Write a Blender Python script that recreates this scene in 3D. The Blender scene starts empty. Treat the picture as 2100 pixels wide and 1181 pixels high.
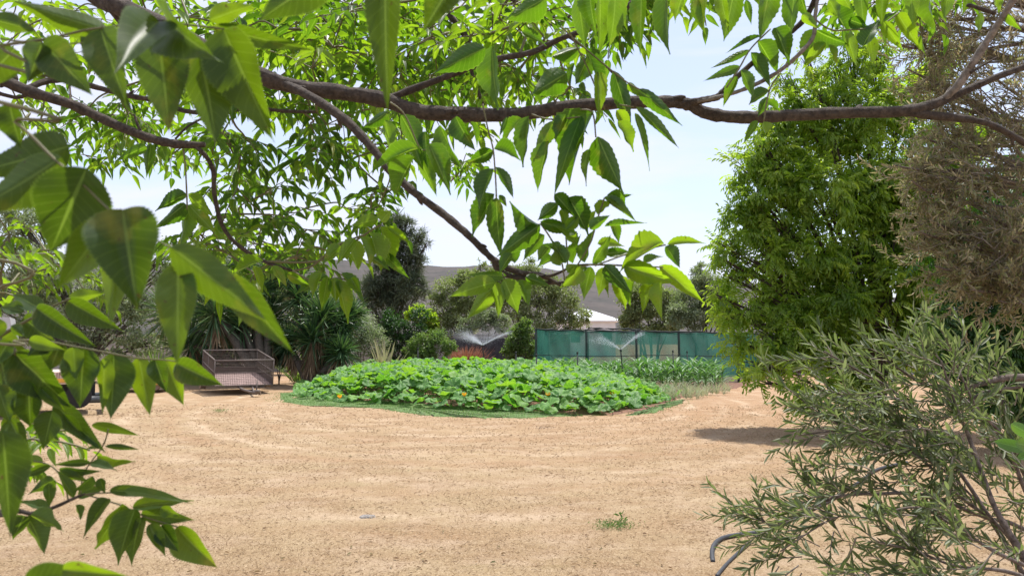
import bpy, math, random
import numpy as np
from mathutils import Vector
random.seed(7); rng = np.random.default_rng(7)
S = bpy.context.scene
COL = S.collection
# ---------------- camera ----------------
F = 1550.0; CX = 1050.0; CY = 590.5; HORIZON = 698.0; CAMZ = 1.6
TH = math.atan((HORIZON - CY) / F)
CAM = np.array([0, 0, CAMZ])
FW = np.array([0, math.cos(TH), math.sin(TH)]); UP = np.array([0, -math.sin(TH), math.cos(TH)]); RT = np.array([1.0, 0, 0])
cd = bpy.data.cameras.new('camera'); cam = bpy.data.objects.new('camera', cd); COL.objects.link(cam)
cam.location = CAM; cam.rotation_euler = (math.pi / 2 + TH, 0, 0)
cd.sensor_width = 36; cd.lens = F / 2100 * 36; cd.clip_start = 0.02; cd.clip_end = 6000
cd.dof.use_dof = True; cd.dof.focus_distance = 5.0; cd.dof.aperture_fstop = 12
S.camera = cam
# ---------------- light ----------------
SUN_EL = math.radians(71); SUN_AZ = math.radians(30)
sl = bpy.data.lights.new('sun', 'SUN'); so = bpy.data.objects.new('sun', sl); COL.objects.link(so)
sl.energy = 4.4; sl.angle = math.radians(0.53); sl.color = (1, 0.955, 0.89)
sd = Vector((math.sin(SUN_AZ) * math.cos(SUN_EL), math.cos(SUN_AZ) * math.cos(SUN_EL), math.sin(SUN_EL)))
so.rotation_euler = sd.to_track_quat('Z', 'Y').to_euler(); so.location = (5, 5, 30)
W = bpy.data.worlds.new('World'); S.world = W; W.use_nodes = True
nt = W.node_tree; nt.nodes.clear()
out = nt.nodes.new('ShaderNodeOutputWorld'); bg = nt.nodes.new('ShaderNodeBackground'); sky = nt.nodes.new('ShaderNodeTexSky')
sky.sky_type = 'NISHITA'; sky.sun_disc = False; sky.sun_elevation = SUN_EL; sky.sun_rotation = SUN_AZ
sky.air_density = 1.0; sky.dust_density = 1.2; sky.ozone_density = 1.5
bg.inputs['Strength'].default_value = 0.15
tc = nt.nodes.new('ShaderNodeTexCoord'); mp = nt.nodes.new('ShaderNodeMapping'); mp.inputs['Scale'].default_value = (1.2, 1.2, 5.0); mp.inputs['Rotation'].default_value = (0.1, 0.32, 0)
nz = nt.nodes.new('ShaderNodeTexNoise'); nz.inputs['Scale'].default_value = 1.7; nz.inputs['Detail'].default_value = 7; nz.inputs['Roughness'].default_value = 0.55; nz.inputs['Distortion'].default_value = 0.5
cr = nt.nodes.new('ShaderNodeValToRGB'); cr.color_ramp.elements[0].position = 0.40; cr.color_ramp.elements[1].position = 0.55
cr.color_ramp.elements[0].color = (0.45, 0.45, 0.45, 1); cr.color_ramp.elements[1].color = (0.92, 0.92, 0.92, 1)
mx = nt.nodes.new('ShaderNodeMix'); mx.data_type = 'RGBA'; mx.inputs['B'].default_value = (4.35, 4.45, 5.3, 1)
L = nt.links.new
L(tc.outputs['Generated'], mp.inputs['Vector']); L(mp.outputs[0], nz.inputs['Vector']); L(nz.outputs['Fac'], cr.inputs['Fac'])
L(cr.outputs['Color'], mx.inputs['Factor']); L(sky.outputs[0], mx.inputs['A']); L(mx.outputs['Result'], bg.inputs['Color']); L(bg.outputs[0], out.inputs[0])
S.view_settings.view_transform = 'Standard'; S.view_settings.look = 'None'; S.view_settings.exposure = 0.55; S.view_settings.gamma = 1
S.render.engine = 'CYCLES'
S.cycles.transparent_max_bounces = 16; S.cycles.max_bounces = 8

# ---------------- helpers ----------------
def at(px, py, d):
    return CAM + d * (FW + RT * ((px - CX) / F) + UP * ((CY - py) / F))
def gp(px, py):
    dr = FW + RT * ((px - CX) / F) + UP * ((CY - py) / F)
    t = -CAMZ / dr[2]; p = CAM + t * dr; p[2] = 0; return p
def on_y(px, py, Y):
    dr = FW + RT * ((px - CX) / F) + UP * ((CY - py) / F)
    return CAM + dr * (Y / dr[1])
def nrm(v):
    v = np.asarray(v, float); n = np.linalg.norm(v, axis=-1, keepdims=True); return v / np.maximum(n, 1e-9)
def frame(axis, normal):
    y = nrm(axis); x = nrm(np.cross(y, normal)); z = np.cross(x, y)
    return np.stack([x, y, z], axis=-1)

class Geo:
    def __init__(s): s.V = []; s.F3 = []; s.F4 = []; s.UV = []; s.A = []; s.n = 0; s.smooth = True
    def add(s, V, F3=None, F4=None, uv=None, var=0.5):
        V = np.asarray(V, float).reshape(-1, 3); k = len(V)
        s.V.append(V)
        if F3 is not None and len(F3): s.F3.append(np.asarray(F3, int).reshape(-1, 3) + s.n)
        if F4 is not None and len(F4): s.F4.append(np.asarray(F4, int).reshape(-1, 4) + s.n)
        s.UV.append(np.zeros((k, 2)) if uv is None else np.asarray(uv, float).reshape(-1, 2))
        s.A.append(np.broadcast_to(np.asarray(var, float), (k,)).astype(float))
        s.n += k
    def inst(s, tpl, M, P, var):
        """tpl=(V,F3,F4,uv); M (N,3,3) scaled frames, P (N,3), var (N,)"""
        V, F3, F4, uv = tpl; N = len(P)
        if N == 0: return
        W = np.einsum('nij,kj->nki', M, V) + P[:, None, :]
        k = len(V); off = (np.arange(N) * k)[:, None, None]
        f3 = (F3[None] + off).reshape(-1, 3) if len(F3) else None
        f4 = (F4[None] + off).reshape(-1, 4) if len(F4) else None
        s.add(W.reshape(-1, 3), f3, f4, np.tile(uv, (N, 1)), np.repeat(var, k))
    def box(s, c, size, rot=None, var=0.5):
        h = np.array(size) / 2
        v = np.array([[x, y, z] for x in (-1, 1) for y in (-1, 1) for z in (-1, 1)]) * h
        if rot is not None: v = v @ np.asarray(rot).T
        s.add(v + np.array(c), None, [[0, 1, 3, 2], [4, 6, 7, 5], [0, 4, 5, 1], [2, 3, 7, 6], [0, 2, 6, 4], [1, 5, 7, 3]], None, var)
    def beam(s, a, b, w, h=None, var=0.5):
        a = np.array(a, float); b = np.array(b, float); h = h or w
        d = b - a; up = np.array([0, 0, 1.0]) if abs(nrm(d)[2]) < .95 else np.array([0, 1.0, 0])
        M = frame(d, up)
        s.box((a + b) / 2, (w, np.linalg.norm(d), h), M, var)
    def tube(s, pts, r, n=7, smooth=3, caps=True, bump=0.0, var=0.5):
        P = np.array(pts, float); r = np.broadcast_to(np.asarray(r, float), (len(P),)).copy()
        if smooth > 1 and len(P) > 2:
            Q = [P[0]]; R = [r[0]]
            for i in range(len(P) - 1):
                p0 = P[max(i - 1, 0)]; p1 = P[i]; p2 = P[i + 1]; p3 = P[min(i + 2, len(P) - 1)]
                for j in range(1, smooth + 1):
                    t = j / smooth
                    Q.append(0.5 * ((2 * p1) + (-p0 + p2) * t + (2 * p0 - 5 * p1 + 4 * p2 - p3) * t * t + (-p0 + 3 * p1 - 3 * p2 + p3) * t ** 3))
                    R.append(r[i] * (1 - t) + r[i + 1] * t)
            P = np.array(Q); r = np.array(R)
        m = len(P); T = np.gradient(P, axis=0); T = nrm(T)
        x = np.cross(T[0], [0.3, 0.2, 1.0]); x = nrm(x)
        V = []; uv = []; dist = 0
        for i in range(m):
            x = x - T[i] * np.dot(x, T[i]); x = nrm(x); y = np.cross(T[i], x)
            if i: dist += np.linalg.norm(P[i] - P[i - 1])
            ang = np.linspace(0, 2 * np.pi, n, endpoint=False)
            rr = r[i] * (1 + (rng.normal(0, bump, n) if bump else 0) + (rng.normal(0, bump) if bump else 0))
            V.append(P[i] + (np.cos(ang) * rr)[:, None] * x + (np.sin(ang) * rr)[:, None] * y)
            uv += [[a / 6.283, dist * 10] for a in ang]
        V = np.concatenate(V); f = []
        for i in range(m - 1):
            for j in range(n):
                f.append([i * n + j, i * n + (j + 1) % n, (i + 1) * n + (j + 1) % n, (i + 1) * n + j])
        f3 = []
        if caps:
            V = np.concatenate([V, P[:1], P[-1:]]); uv += [[0, 0], [0, dist]]
            c0 = m * n; c1 = c0 + 1
            for j in range(n):
                f3.append([c0, (j + 1) % n, j]); f3.append([c1, (m - 1) * n + j, (m - 1) * n + (j + 1) % n])
        s.add(V, f3, f, uv, var)
        return P
    def cyl(s, c, axis, r, h, n=20, var=0.5):
        a = nrm(axis); c = np.array(c, float)
        s.tube([c - a * h / 2, c + a * h / 2], r, n, 1, True, 0, var)
    def mesh(s, name, origin=(0, 0, 0)):
        V = np.concatenate(s.V) - np.array(origin); UV = np.concatenate(s.UV); A = np.concatenate(s.A)
        f3 = np.concatenate(s.F3) if s.F3 else np.zeros((0, 3), int); f4 = np.concatenate(s.F4) if s.F4 else np.zeros((0, 4), int)
        me = bpy.data.meshes.new(name)
        loops = np.concatenate([f3.ravel(), f4.ravel()]); n3, n4 = len(f3), len(f4)
        me.vertices.add(len(V)); me.vertices.foreach_set('co', V.ravel().astype(np.float32))
        me.loops.add(len(loops)); me.loops.foreach_set('vertex_index', loops.astype(np.int32))
        me.polygons.add(n3 + n4)
        st = np.concatenate([np.arange(n3) * 3, n3 * 3 + np.arange(n4) * 4]).astype(np.int32)
        me.polygons.foreach_set('loop_start', st)
        me.polygons.foreach_set('loop_total', np.concatenate([np.full(n3, 3), np.full(n4, 4)]).astype(np.int32))
        me.update(calc_edges=True)
        me.polygons.foreach_set('use_smooth', np.full(n3 + n4, s.smooth))
        uvl = me.uv_layers.new(name='UVMap'); uvl.data.foreach_set('uv', UV[loops].ravel().astype(np.float32))
        at_ = me.attributes.new('var', 'FLOAT', 'POINT'); at_.data.foreach_set('value', A.astype(np.float32))
        me.update(); return me
    def obj(s, name, mat, parent=None, origin=None):
        if origin is None: origin = ORI.get(parent.name, (0, 0, 0)) if parent else (0, 0, 0)
        me = s.mesh(name, origin); o = bpy.data.objects.new(name, me); COL.objects.link(o)
        me.materials.append(mat)
        if parent: o.parent = parent; ORI[o.name] = origin
        else: o.location = origin
        return o
ORI = {}
def thing(name, label, cat, loc=(0, 0, 0), group=None):
    o = bpy.data.objects.new(name, None); COL.objects.link(o); o.location = loc; o.empty_display_size = 0.1
    o['label'] = label; o['category'] = cat
    if group: o['group'] = group
    ORI[o.name] = tuple(loc); return o
def tag(o, label, cat, group=None, kind=None):
    o['label'] = label; o['category'] = cat
    if group: o['group'] = group
    if kind: o['kind'] = kind
    return o
def dup(root, loc, rz=0, sc=1, label=None):
    r = root.copy(); COL.objects.link(r); r.location = loc; r.rotation_euler = (0, 0, rz); r.scale = (sc, sc, sc)
    if label: r['label'] = label
    for ch in root.children:
        c = ch.copy(); COL.objects.link(c); c.parent = r
    return r

# ---------------- materials ----------------
def newmat(name):
    m = bpy.data.materials.new(name); m.use_nodes = True; m.node_tree.nodes.clear()
    return m, m.node_tree.nodes, m.node_tree.links.new
def ramp(N, cols, pos=None):
    r = N.new('ShaderNodeValToRGB'); e = r.color_ramp.elements
    pos = pos or [i / (len(cols) - 1) for i in range(len(cols))]
    while len(e) < len(cols): e.new(0.5)
    for i, (p, c) in enumerate(zip(pos, cols)): e[i].position = p; e[i].color = (*c, 1)
    return r
def leafmat(name, cols, tcols, rough=0.42, tr=0.45, veins=0.0, spec=0.5, radial=False):
    m, N, L = newmat(name)
    o = N.new('ShaderNodeOutputMaterial'); b = N.new('ShaderNodeBsdfPrincipled'); t = N.new('ShaderNodeBsdfTranslucent'); ms = N.new('ShaderNodeMixShader')
    a = N.new('ShaderNodeAttribute'); a.attribute_name = 'var'
    r1 = ramp(N, cols); r2 = ramp(N, tcols)
    L(a.outputs['Fac'], r1.inputs[0]); L(a.outputs['Fac'], r2.inputs[0])
    c1, c2 = r1.outputs[0], r2.outputs[0]
    # blotchy tone of its own
    tcn = N.new('ShaderNodeTexCoord'); nz = N.new('ShaderNodeTexNoise'); nz.inputs['Scale'].default_value = 35; nz.inputs['Detail'].default_value = 3
    L(tcn.outputs['Object'], nz.inputs['Vector'])
    mr = N.new('ShaderNodeMapRange'); mr.inputs['To Min'].default_value = 0.7; mr.inputs['To Max'].default_value = 1.3; L(nz.outputs['Fac'], mr.inputs['Value'])
    def mul(c, f):
        v = N.new('ShaderNodeVectorMath'); v.operation = 'SCALE'; L(c, v.inputs[0]); L(f, v.inputs['Scale']); return v.outputs[0]
    c1 = mul(c1, mr.outputs[0])
    if veins and not radial:   # insect-nibbled brown specks and yellowing patches
        n3 = N.new('ShaderNodeTexNoise'); n3.inputs['Scale'].default_value = 22; n3.inputs['Detail'].default_value = 5; L(tcn.outputs['Object'], n3.inputs['Vector'])
        n4 = N.new('ShaderNodeTexNoise'); n4.inputs['Scale'].default_value = 190; n4.inputs['Detail'].default_value = 2; L(tcn.outputs['Object'], n4.inputs['Vector'])
        for nn_, lo, hi, am, cl in ((n3, .60, .74, .45, (.26, .24, .03)), (n4, .70, .74, .8, (.09, .05, .02))):
            q = N.new('ShaderNodeMapRange'); L(nn_.outputs['Fac'], q.inputs[0]); q.inputs['From Min'].default_value = lo; q.inputs['From Max'].default_value = hi; q.inputs['To Max'].default_value = am
            for w in (0, 1):
                x = N.new('ShaderNodeMix'); x.data_type = 'RGBA'; L(q.outputs[0], x.inputs['Factor']); L((c1, c2)[w], x.inputs['A']); x.inputs['B'].default_value = (*[k * (2 if w and cl[1] > .1 else 1) for k in cl], 1)
                if w: c2 = x.outputs['Result']
                else: c1 = x.outputs['Result']
    if veins:
        uv = N.new('ShaderNodeUVMap'); sp = N.new('ShaderNodeSeparateXYZ'); L(uv.outputs[0], sp.inputs[0])
        def mth(op, x, y=None, z=None):
            n = N.new('ShaderNodeMath'); n.operation = op
            for i, q in enumerate((x, y, z)):
                if q is None: continue
                if isinstance(q, (int, float)): n.inputs[i].default_value = q
                else: L(q, n.inputs[i])
            return n.outputs[0]
        if radial:
            ang = mth('ARCTAN2', sp.outputs['Y'], sp.outputs['X'])
            v = mth('ABSOLUTE', mth('SINE', mth('MULTIPLY', ang, 4.5)))
            ve = mth('LESS_THAN', v, 0.16)
        else:
            au = mth('ABSOLUTE', sp.outputs['X'])
            mid = mth('LESS_THAN', au, 0.05)
            sv = mth('FRACT', mth('MULTIPLY', mth('SUBTRACT', sp.outputs['Y'], mth('MULTIPLY', au, 0.17)), 11.0))
            side = mth('MULTIPLY', mth('LESS_THAN', sv, 0.09), 0.38)
            edge = mth('MULTIPLY', mth('GREATER_THAN', au, 0.955), 0.6)
            ve = mth('MAXIMUM', mid, mth('MAXIMUM', side, edge))
        def vm(c, col):
            x = N.new('ShaderNodeMix'); x.data_type = 'RGBA'; L(mth('MULTIPLY', ve, veins), x.inputs['Factor']); L(c, x.inputs['A']); x.inputs['B'].default_value = (*col, 1); return x.outputs['Result']
        c1 = vm(c1, tuple(min(1, x * 2.2 + 0.05) for x in cols[-1])); c2 = vm(c2, tuple(min(1, x * 1.35 + .06) for x in tcols[-1]))
        bp = N.new('ShaderNodeBump'); bp.inputs['Strength'].default_value = 0.35; bp.inputs['Distance'].default_value = 0.002
        L(mth('SUBTRACT', 1.0, ve), bp.inputs['Height']); L(bp.outputs[0], b.inputs['Normal'])
    L(c1, b.inputs['Base Color']); L(c2, t.inputs['Color'])
    b.inputs['Roughness'].default_value = rough; b.inputs['Specular IOR Level'].default_value = spec
    ms.inputs['Fac'].default_value = tr
    L(b.outputs[0], ms.inputs[1]); L(t.outputs[0], ms.inputs[2]); L(ms.outputs[0], o.inputs[0])
    return m
def barkmat(name, c1, c2, scale=40, bump=0.4, rough=0.85):
    m, N, L = newmat(name)
    o = N.new('ShaderNodeOutputMaterial'); b = N.new('ShaderNodeBsdfPrincipled'); tcn = N.new('ShaderNodeTexCoord'); nz = N.new('ShaderNodeTexNoise')
    nz.inputs['Scale'].default_value = scale; nz.inputs['Detail'].default_value = 6; nz.inputs['Roughness'].default_value = .7
    r = ramp(N, [c1, c2], [0.35, 0.68]); bp = N.new('ShaderNodeBump'); bp.inputs['Strength'].default_value = bump; bp.inputs['Distance'].default_value = 0.01
    L(tcn.outputs['Object'], nz.inputs['Vector']); L(nz.outputs['Fac'], r.inputs[0]); L(r.outputs[0], b.inputs['Base Color'])
    n2 = N.new('ShaderNodeTexNoise'); n2.inputs['Scale'].default_value = scale * .22; n2.inputs['Detail'].default_value = 8; n2.inputs['Roughness'].default_value = .8
    L(tcn.outputs['Object'], n2.inputs['Vector']); q = N.new('ShaderNodeMapRange'); L(n2.outputs['Fac'], q.inputs[0]); q.inputs['From Min'].default_value = .56; q.inputs['From Max'].default_value = .64; q.inputs['To Max'].default_value = .6
    x = N.new('ShaderNodeMix'); x.data_type = 'RGBA'; L(q.outputs[0], x.inputs['Factor']); L(r.outputs[0], x.inputs['A']); x.inputs['B'].default_value = (*[min(1, k * 1.25 + .02) for k in c2], 1); L(x.outputs['Result'], b.inputs['Base Color'])
    ad = N.new('ShaderNodeMath'); ad.operation = 'MULTIPLY_ADD'; L(n2.outputs['Fac'], ad.inputs[0]); ad.inputs[1].default_value = 1.5; L(nz.outputs['Fac'], ad.inputs[2])
    L(ad.outputs[0], bp.inputs['Height']); L(bp.outputs[0], b.inputs['Normal']); b.inputs['Roughness'].default_value = rough
    L(b.outputs[0], o.inputs[0]); return m
def plain(name, c, rough=0.6, metal=0, var=0.15, scale=12):
    m, N, L = newmat(name)
    o = N.new('ShaderNodeOutputMaterial'); b = N.new('ShaderNodeBsdfPrincipled'); tcn = N.new('ShaderNodeTexCoord'); nz = N.new('ShaderNodeTexNoise')
    nz.inputs['Scale'].default_value = scale; nz.inputs['Detail'].default_value = 4
    r = ramp(N, [tuple(x * (1 - var) for x in c), tuple(min(1, x * (1 + var)) for x in c)], [0.35, 0.65])
    L(tcn.outputs['Object'], nz.inputs['Vector']); L(nz.outputs['Fac'], r.inputs[0]); L(r.outputs[0], b.inputs['Base Color'])
    b.inputs['Roughness'].default_value = rough; b.inputs['Metallic'].default_value = metal
    L(b.outputs[0], o.inputs[0]); return m

# ---------------- leaf templates: y 0..1 along, x -.5...5 across, z normal ----------------
def lance(t, a=0.6, b=1.0):
    p = a / (a + b); k = p ** a * (1 - p) ** b
    return (t ** a) * ((1 - t) ** b) / k
def leaf_tpl(nl, nw, serr=0.0, fold=0.10, bend=0.12, wave=0.0, a=0.68, b=1.38, twist=0.0, asym=0.0):
    ts = np.linspace(0, 1, nl + 1); V = []; UV = []
    us = np.linspace(-1, 1, nw + 1)
    for i, t in enumerate(ts):
        w = 0.5 * lance(min(max(t, 0.0), 1.0), a, b) if 0 < t < 1 else 0.012
        s = serr * (1 if i % 2 else -1) if 0.08 < t < 0.96 else 0
        for u in us:
            e = 1 + (s if abs(u) == 1 else 0)
            x = u * w * e * (1 + asym * np.sign(u))
            z = fold * abs(x) * 1.6 + wave * math.sin(t * 14 + (2.5 if u > 0 else 0)) * abs(u) * 0.12
            tw = twist * t
            xx = x * math.cos(tw) - z * 0; zz = z + x * math.sin(tw)
            V.append([xx, t, -bend * t * t, zz]); UV.append([u, t])
    f = []
    for i in range(nl):
        for j in range(nw):
            a_ = i * (nw + 1) + j; f.append([a_, a_ + 1, a_ + nw + 2, a_ + nw + 1])
    return (np.array(V), np.zeros((0, 3), int), np.array(f), np.array(UV))
T_NEAR = [leaf_tpl(56, 6, .045, .5 * random.uniform(.4, 1.4), random.uniform(.02, .22), random.uniform(.2, .6), twist=random.uniform(-.5, .5), asym=random.uniform(-.1, .1), a=random.uniform(.58, .72)) for _ in range(8)]
T_MID = [leaf_tpl(20, 4, .05, .6 * random.uniform(.3, 1.5), random.uniform(0, .3), random.uniform(.15, .8), twist=random.uniform(-.7, .7), asym=random.uniform(-.12, .12)) for _ in range(8)]
T_FAR = [leaf_tpl(5, 2, 0, .3, random.uniform(0, .3), 0, twist=random.uniform(-.5, .5)) for _ in range(5)]
T_LEN = [leaf_tpl(3, 2, 0, .6, random.uniform(0, .2), 0, a=.7, b=.7) for _ in range(3)]
T_NARROW = [leaf_tpl(6, 2, 0, .5, random.uniform(-.08, .10), 0, a=.8, b=.85) for _ in range(5)]
T_BLADE = [leaf_tpl(7, 2, 0, .5, random.uniform(.1, .5), 0, a=.25, b=.6) for _ in range(5)]
def rand_rot(n):
    return nrm(rng.normal(size=(n, 3)))
def scatter(g, tpls, P, axis, normal, L, Wd, var):
    """instances of leaf templates; L, Wd arrays"""
    M = frame(axis, normal); N = len(P)
    L = np.broadcast_to(L, (N,)); Wd = np.broadcast_to(Wd, (N,)); var = np.broadcast_to(var, (N,))
    M3 = M * np.stack([Wd, L, L], axis=-1)[:, None, :]; M4 = np.concatenate([M3, (M[:, :, 2] * Wd[:, None])[:, :, None]], axis=2)
    k = rng.integers(0, len(tpls), N)
    for i, t in enumerate(tpls):
        s = k == i
        g.inst(t, (M4 if t[0].shape[1] == 4 else M3)[s], P[s], var[s])
# ================= SETTING =================
def mat_ground():
    m, N, L = newmat('dry lawn')
    o = N.new('ShaderNodeOutputMaterial'); b = N.new('ShaderNodeBsdfPrincipled'); g = N.new('ShaderNodeNewGeometry')
    def noise(scale, det=5, rough=.6, sc=None):
        n = N.new('ShaderNodeTexNoise'); n.inputs['Scale'].default_value = scale; n.inputs['Detail'].default_value = det; n.inputs['Roughness'].default_value = rough
        if sc:
            mp = N.new('ShaderNodeMapping'); mp.inputs['Scale'].default_value = sc; L(g.outputs['Position'], mp.inputs[0]); L(mp.outputs[0], n.inputs['Vector'])
        else: L(g.outputs['Position'], n.inputs['Vector'])
        return n.outputs['Fac']
    def mix(f, a, c):
        x = N.new('ShaderNodeMix'); x.data_type = 'RGBA'
        L(f, x.inputs['Factor'])
        for k, q in (('A', a), ('B', c)):
            if isinstance(q, tuple): x.inputs[k].default_value = (*q, 1)
            else: L(q, x.inputs[k])
        return x.outputs['Result']
    def rr(f, lo, hi, a=0, b_=1):
        x = N.new('ShaderNodeMapRange'); L(f, x.inputs['Value']); x.inputs['From Min'].default_value = lo; x.inputs['From Max'].default_value = hi
        x.inputs['To Min'].default_value = a; x.inputs['To Max'].default_value = b_; return x.outputs[0]
    def mth(op, x, y=None):
        n = N.new('ShaderNodeMath'); n.operation = op
        for i, q in enumerate((x, y)):
            if q is None: continue
            if isinstance(q, (int, float)): n.inputs[i].default_value = q
            else: L(q, n.inputs[i])
        return n.outputs[0]
    big = noise(0.35, 4); mid = noise(2.2, 5, .65); fine = noise(38, 6, .75); vf = noise(110, 3, .7)
    c = mix(rr(big, .35, .65), (0.305, 0.215, 0.12), (0.375, 0.28, 0.165))
    c = mix(rr(mid, .4, .72, 0, .75), c, (0.42, 0.325, 0.20))
    sy = N.new('ShaderNodeSeparateXYZ'); L(g.outputs['Position'], sy.inputs[0])
    # redder bare earth far back and to the right
    far = rr(mth('ADD', mth('ADD', sy.outputs['Y'], mth('MULTIPLY', sy.outputs['X'], 0.9)), mth('MULTIPLY', big, 8.0)), 13, 25)
    c = mix(mth('MULTIPLY', far, .75), c, (0.37, 0.215, 0.125))
    # wheel tracks worn pale, curving round the vegetable bed
    dx = mth('MULTIPLY', mth('SUBTRACT', sy.outputs['X'], -0.8), 1.6); dy = mth('SUBTRACT', sy.outputs['Y'], 21.5)
    rad = mth('SQRT', mth('ADD', mth('MULTIPLY', dx, dx), mth('MULTIPLY', dy, dy)))
    rad = mth('ADD', rad, mth('MULTIPLY', noise(.6, 2), 1.0))
    brk = noise(.55, 4, .7); wob = noise(2.5, 4, .7)
    rad = mth('ADD', rad, mth('MULTIPLY', wob, .30))
    c = mix(rr(noise(.9, 6, .7, (.8, 1.2, 1)), .42, .62, 0, .65), c, (0.265, 0.165, 0.09))
    c = mix(rr(noise(1.7, 6, .7, (.8, 1.3, 1)), .48, .66, 0, .6), c, (0.49, 0.375, 0.27))
    for r0, wd, am in ((8.85, .26, .7), (11.0, .30, .8), (10.1, .20, .35), (12.9, .34, .5), (14.6, .34, .45), (17.5, .4, .4)):
        d = mth('ABSOLUTE', mth('SUBTRACT', rad, r0 + .5))
        f = mth('MULTIPLY', rr(d, wd, 0.03, 0, am), rr(brk, .42, .62))
        c = mix(f, c, (0.58, 0.455, 0.325))
        f = mth('MULTIPLY', rr(mth('ABSOLUTE', mth('SUBTRACT', rad, r0 + 1.15)), .35, 0.03, 0, am * .6), rr(mid, .3, .6))
        c = mix(f, c, (0.33, 0.19, 0.10))
    # dark litter and thin grey-green patches
    c = mix(rr(noise(3.1, 5, .7, (1, 1.8, 1)), .58, .72, 0, .5), c, (0.20, 0.135, 0.075))
    c = mix(rr(noise(1.3, 5, .6, (1, 2.2, 1)), .60, .75, 0, .45), c, (0.25, 0.20, 0.09))
    clod = noise(13, 6, .75); fine2 = noise(60, 4, .8)
    c = mix(rr(clod, .50, .70, 0, .4), c, (0.19, 0.12, 0.07))
    gm = rr(noise(.8, 4, .7), .35, .65, .25, 1)
    c = mix(mth('MULTIPLY', gm, rr(fine, .50, .66, 0, .6)), c, (0.16, 0.10, 0.055))
    c = mix(rr(fine2, .52, .64, 0, .8), c, (0.58, 0.45, 0.30))
    c = mix(rr(vf, .54, .66, 0, .7), c, (0.20, 0.13, 0.07))
    L(c, b.inputs['Base Color']); b.inputs['Roughness'].default_value = .95; b.inputs['Specular IOR Level'].default_value = .1
    bp = N.new('ShaderNodeBump'); bp.inputs['Strength'].default_value = .8; bp.inputs['Distance'].default_value = .03
    L(mth('ADD', fine, mth('MULTIPLY', mid, 1.5)), bp.inputs['Height']); L(bp.outputs[0], b.inputs['Normal'])
    L(b.outputs[0], o.inputs[0]); return m
MG = mat_ground()
def ground_h(x, y):
    x = np.asarray(x, float); y = np.asarray(y, float)
    return 0.018 * np.sin(x * 1.3 + y * .7) * np.sin(y * 1.1 - x * .4) + .01 * np.sin(x * 3.1 + 1) * np.sin(y * 2.7)
g = Geo()
xs = np.concatenate([[-3000, -900, -300, -100, -50], np.arange(-30, 30.01, .4), [50, 100, 300, 900, 3000]]); ys = np.concatenate([[-100, -20], np.arange(-4, 40.01, .4), [60, 100, 300, 900, 3500]])
X, Y = np.meshgrid(xs, ys); Z = np.where((abs(X) < 30) & (Y < 40) & (Y > -4), ground_h(X, Y), 0)
nx = len(xs); ff = [[j * nx + i, j * nx + i + 1, (j + 1) * nx + i + 1, (j + 1) * nx + i] for j in range(len(ys) - 1) for i in range(nx - 1)]
g.add(np.stack([X, Y, Z], -1).reshape(-1, 3), None, ff)
o = g.obj('ground', MG); o['kind'] = 'structure'

# hills
def hills(name, pts, Y, depth, mat, seed):
    g = Geo(); pts = np.array(pts, float); xs = np.linspace(pts[0, 0], pts[-1, 0], 240); zy = np.interp(xs, pts[:, 0], pts[:, 1])
    r = np.random.default_rng(seed); rows = 40
    V = []
    for j in range(rows):
        t = j / (rows - 1)
        for i, px in enumerate(xs):
            p = on_y(px, zy[i], Y)
            prof = math.sin(t * math.pi / 2) ** 1.1
            gul = 1 - .10 * (1 - t) * (math.sin(i * .21 + 2 * math.sin(i * .05)) + .6 * math.sin(i * .53 + 1.3))
            V.append([p[0], Y - depth * (1 - t), max(0, p[2]) * prof * gul + r.normal(0, .5) - 2 * (j == 0)])
    n = len(xs); f = [[j * n + i, j * n + i + 1, (j + 1) * n + i + 1, (j + 1) * n + i] for j in range(rows - 1) for i in range(n - 1)]
    g.add(V, None, f); o = g.obj(name, mat); o['kind'] = 'structure'
def hillmat():
    m, N, L = newmat('heath hillside')
    o = N.new('ShaderNodeOutputMaterial'); b = N.new('ShaderNodeBsdfPrincipled'); g_ = N.new('ShaderNodeNewGeometry')
    n1 = N.new('ShaderNodeTexNoise'); n1.inputs['Scale'].default_value = .03; n1.inputs['Detail'].default_value = 8; n1.inputs['Roughness'].default_value = .7
    n2 = N.new('ShaderNodeTexVoronoi'); n2.inputs['Scale'].default_value = .12
    L(g_.outputs['Position'], n1.inputs['Vector']); L(g_.outputs['Position'], n2.inputs['Vector'])
    r = ramp(N, [(.035, .036, .030), (.065, .055, .050), (.10, .085, .07)], [.35, .55, .75]); L(n1.outputs['Fac'], r.inputs[0])
    r2 = ramp(N, [(.035, .04, .03), (1, 1, 1)], [.08, .22]); L(n2.outputs['Distance'], r2.inputs[0])
    mx = N.new('ShaderNodeMix'); mx.data_type = 'RGBA'; mx.blend_type = 'MULTIPLY'; mx.inputs['Factor'].default_value = .7
    L(r.outputs[0], mx.inputs['A']); L(r2.outputs[0], mx.inputs['B']); L(mx.outputs['Result'], b.inputs['Base Color']); b.inputs['Roughness'].default_value = 1
    L(b.outputs[0], o.inputs[0]); return m
MH = hillmat()
hills('hill', [(-900, 600), (-200, 590), (300, 565), (600, 545), (850, 552), (1000, 559), (1150, 572), (1300, 585), (1500, 603), (1700, 622), (2000, 650), (2600, 680), (3200, 690)], 900, 600, MH, 3)

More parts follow.
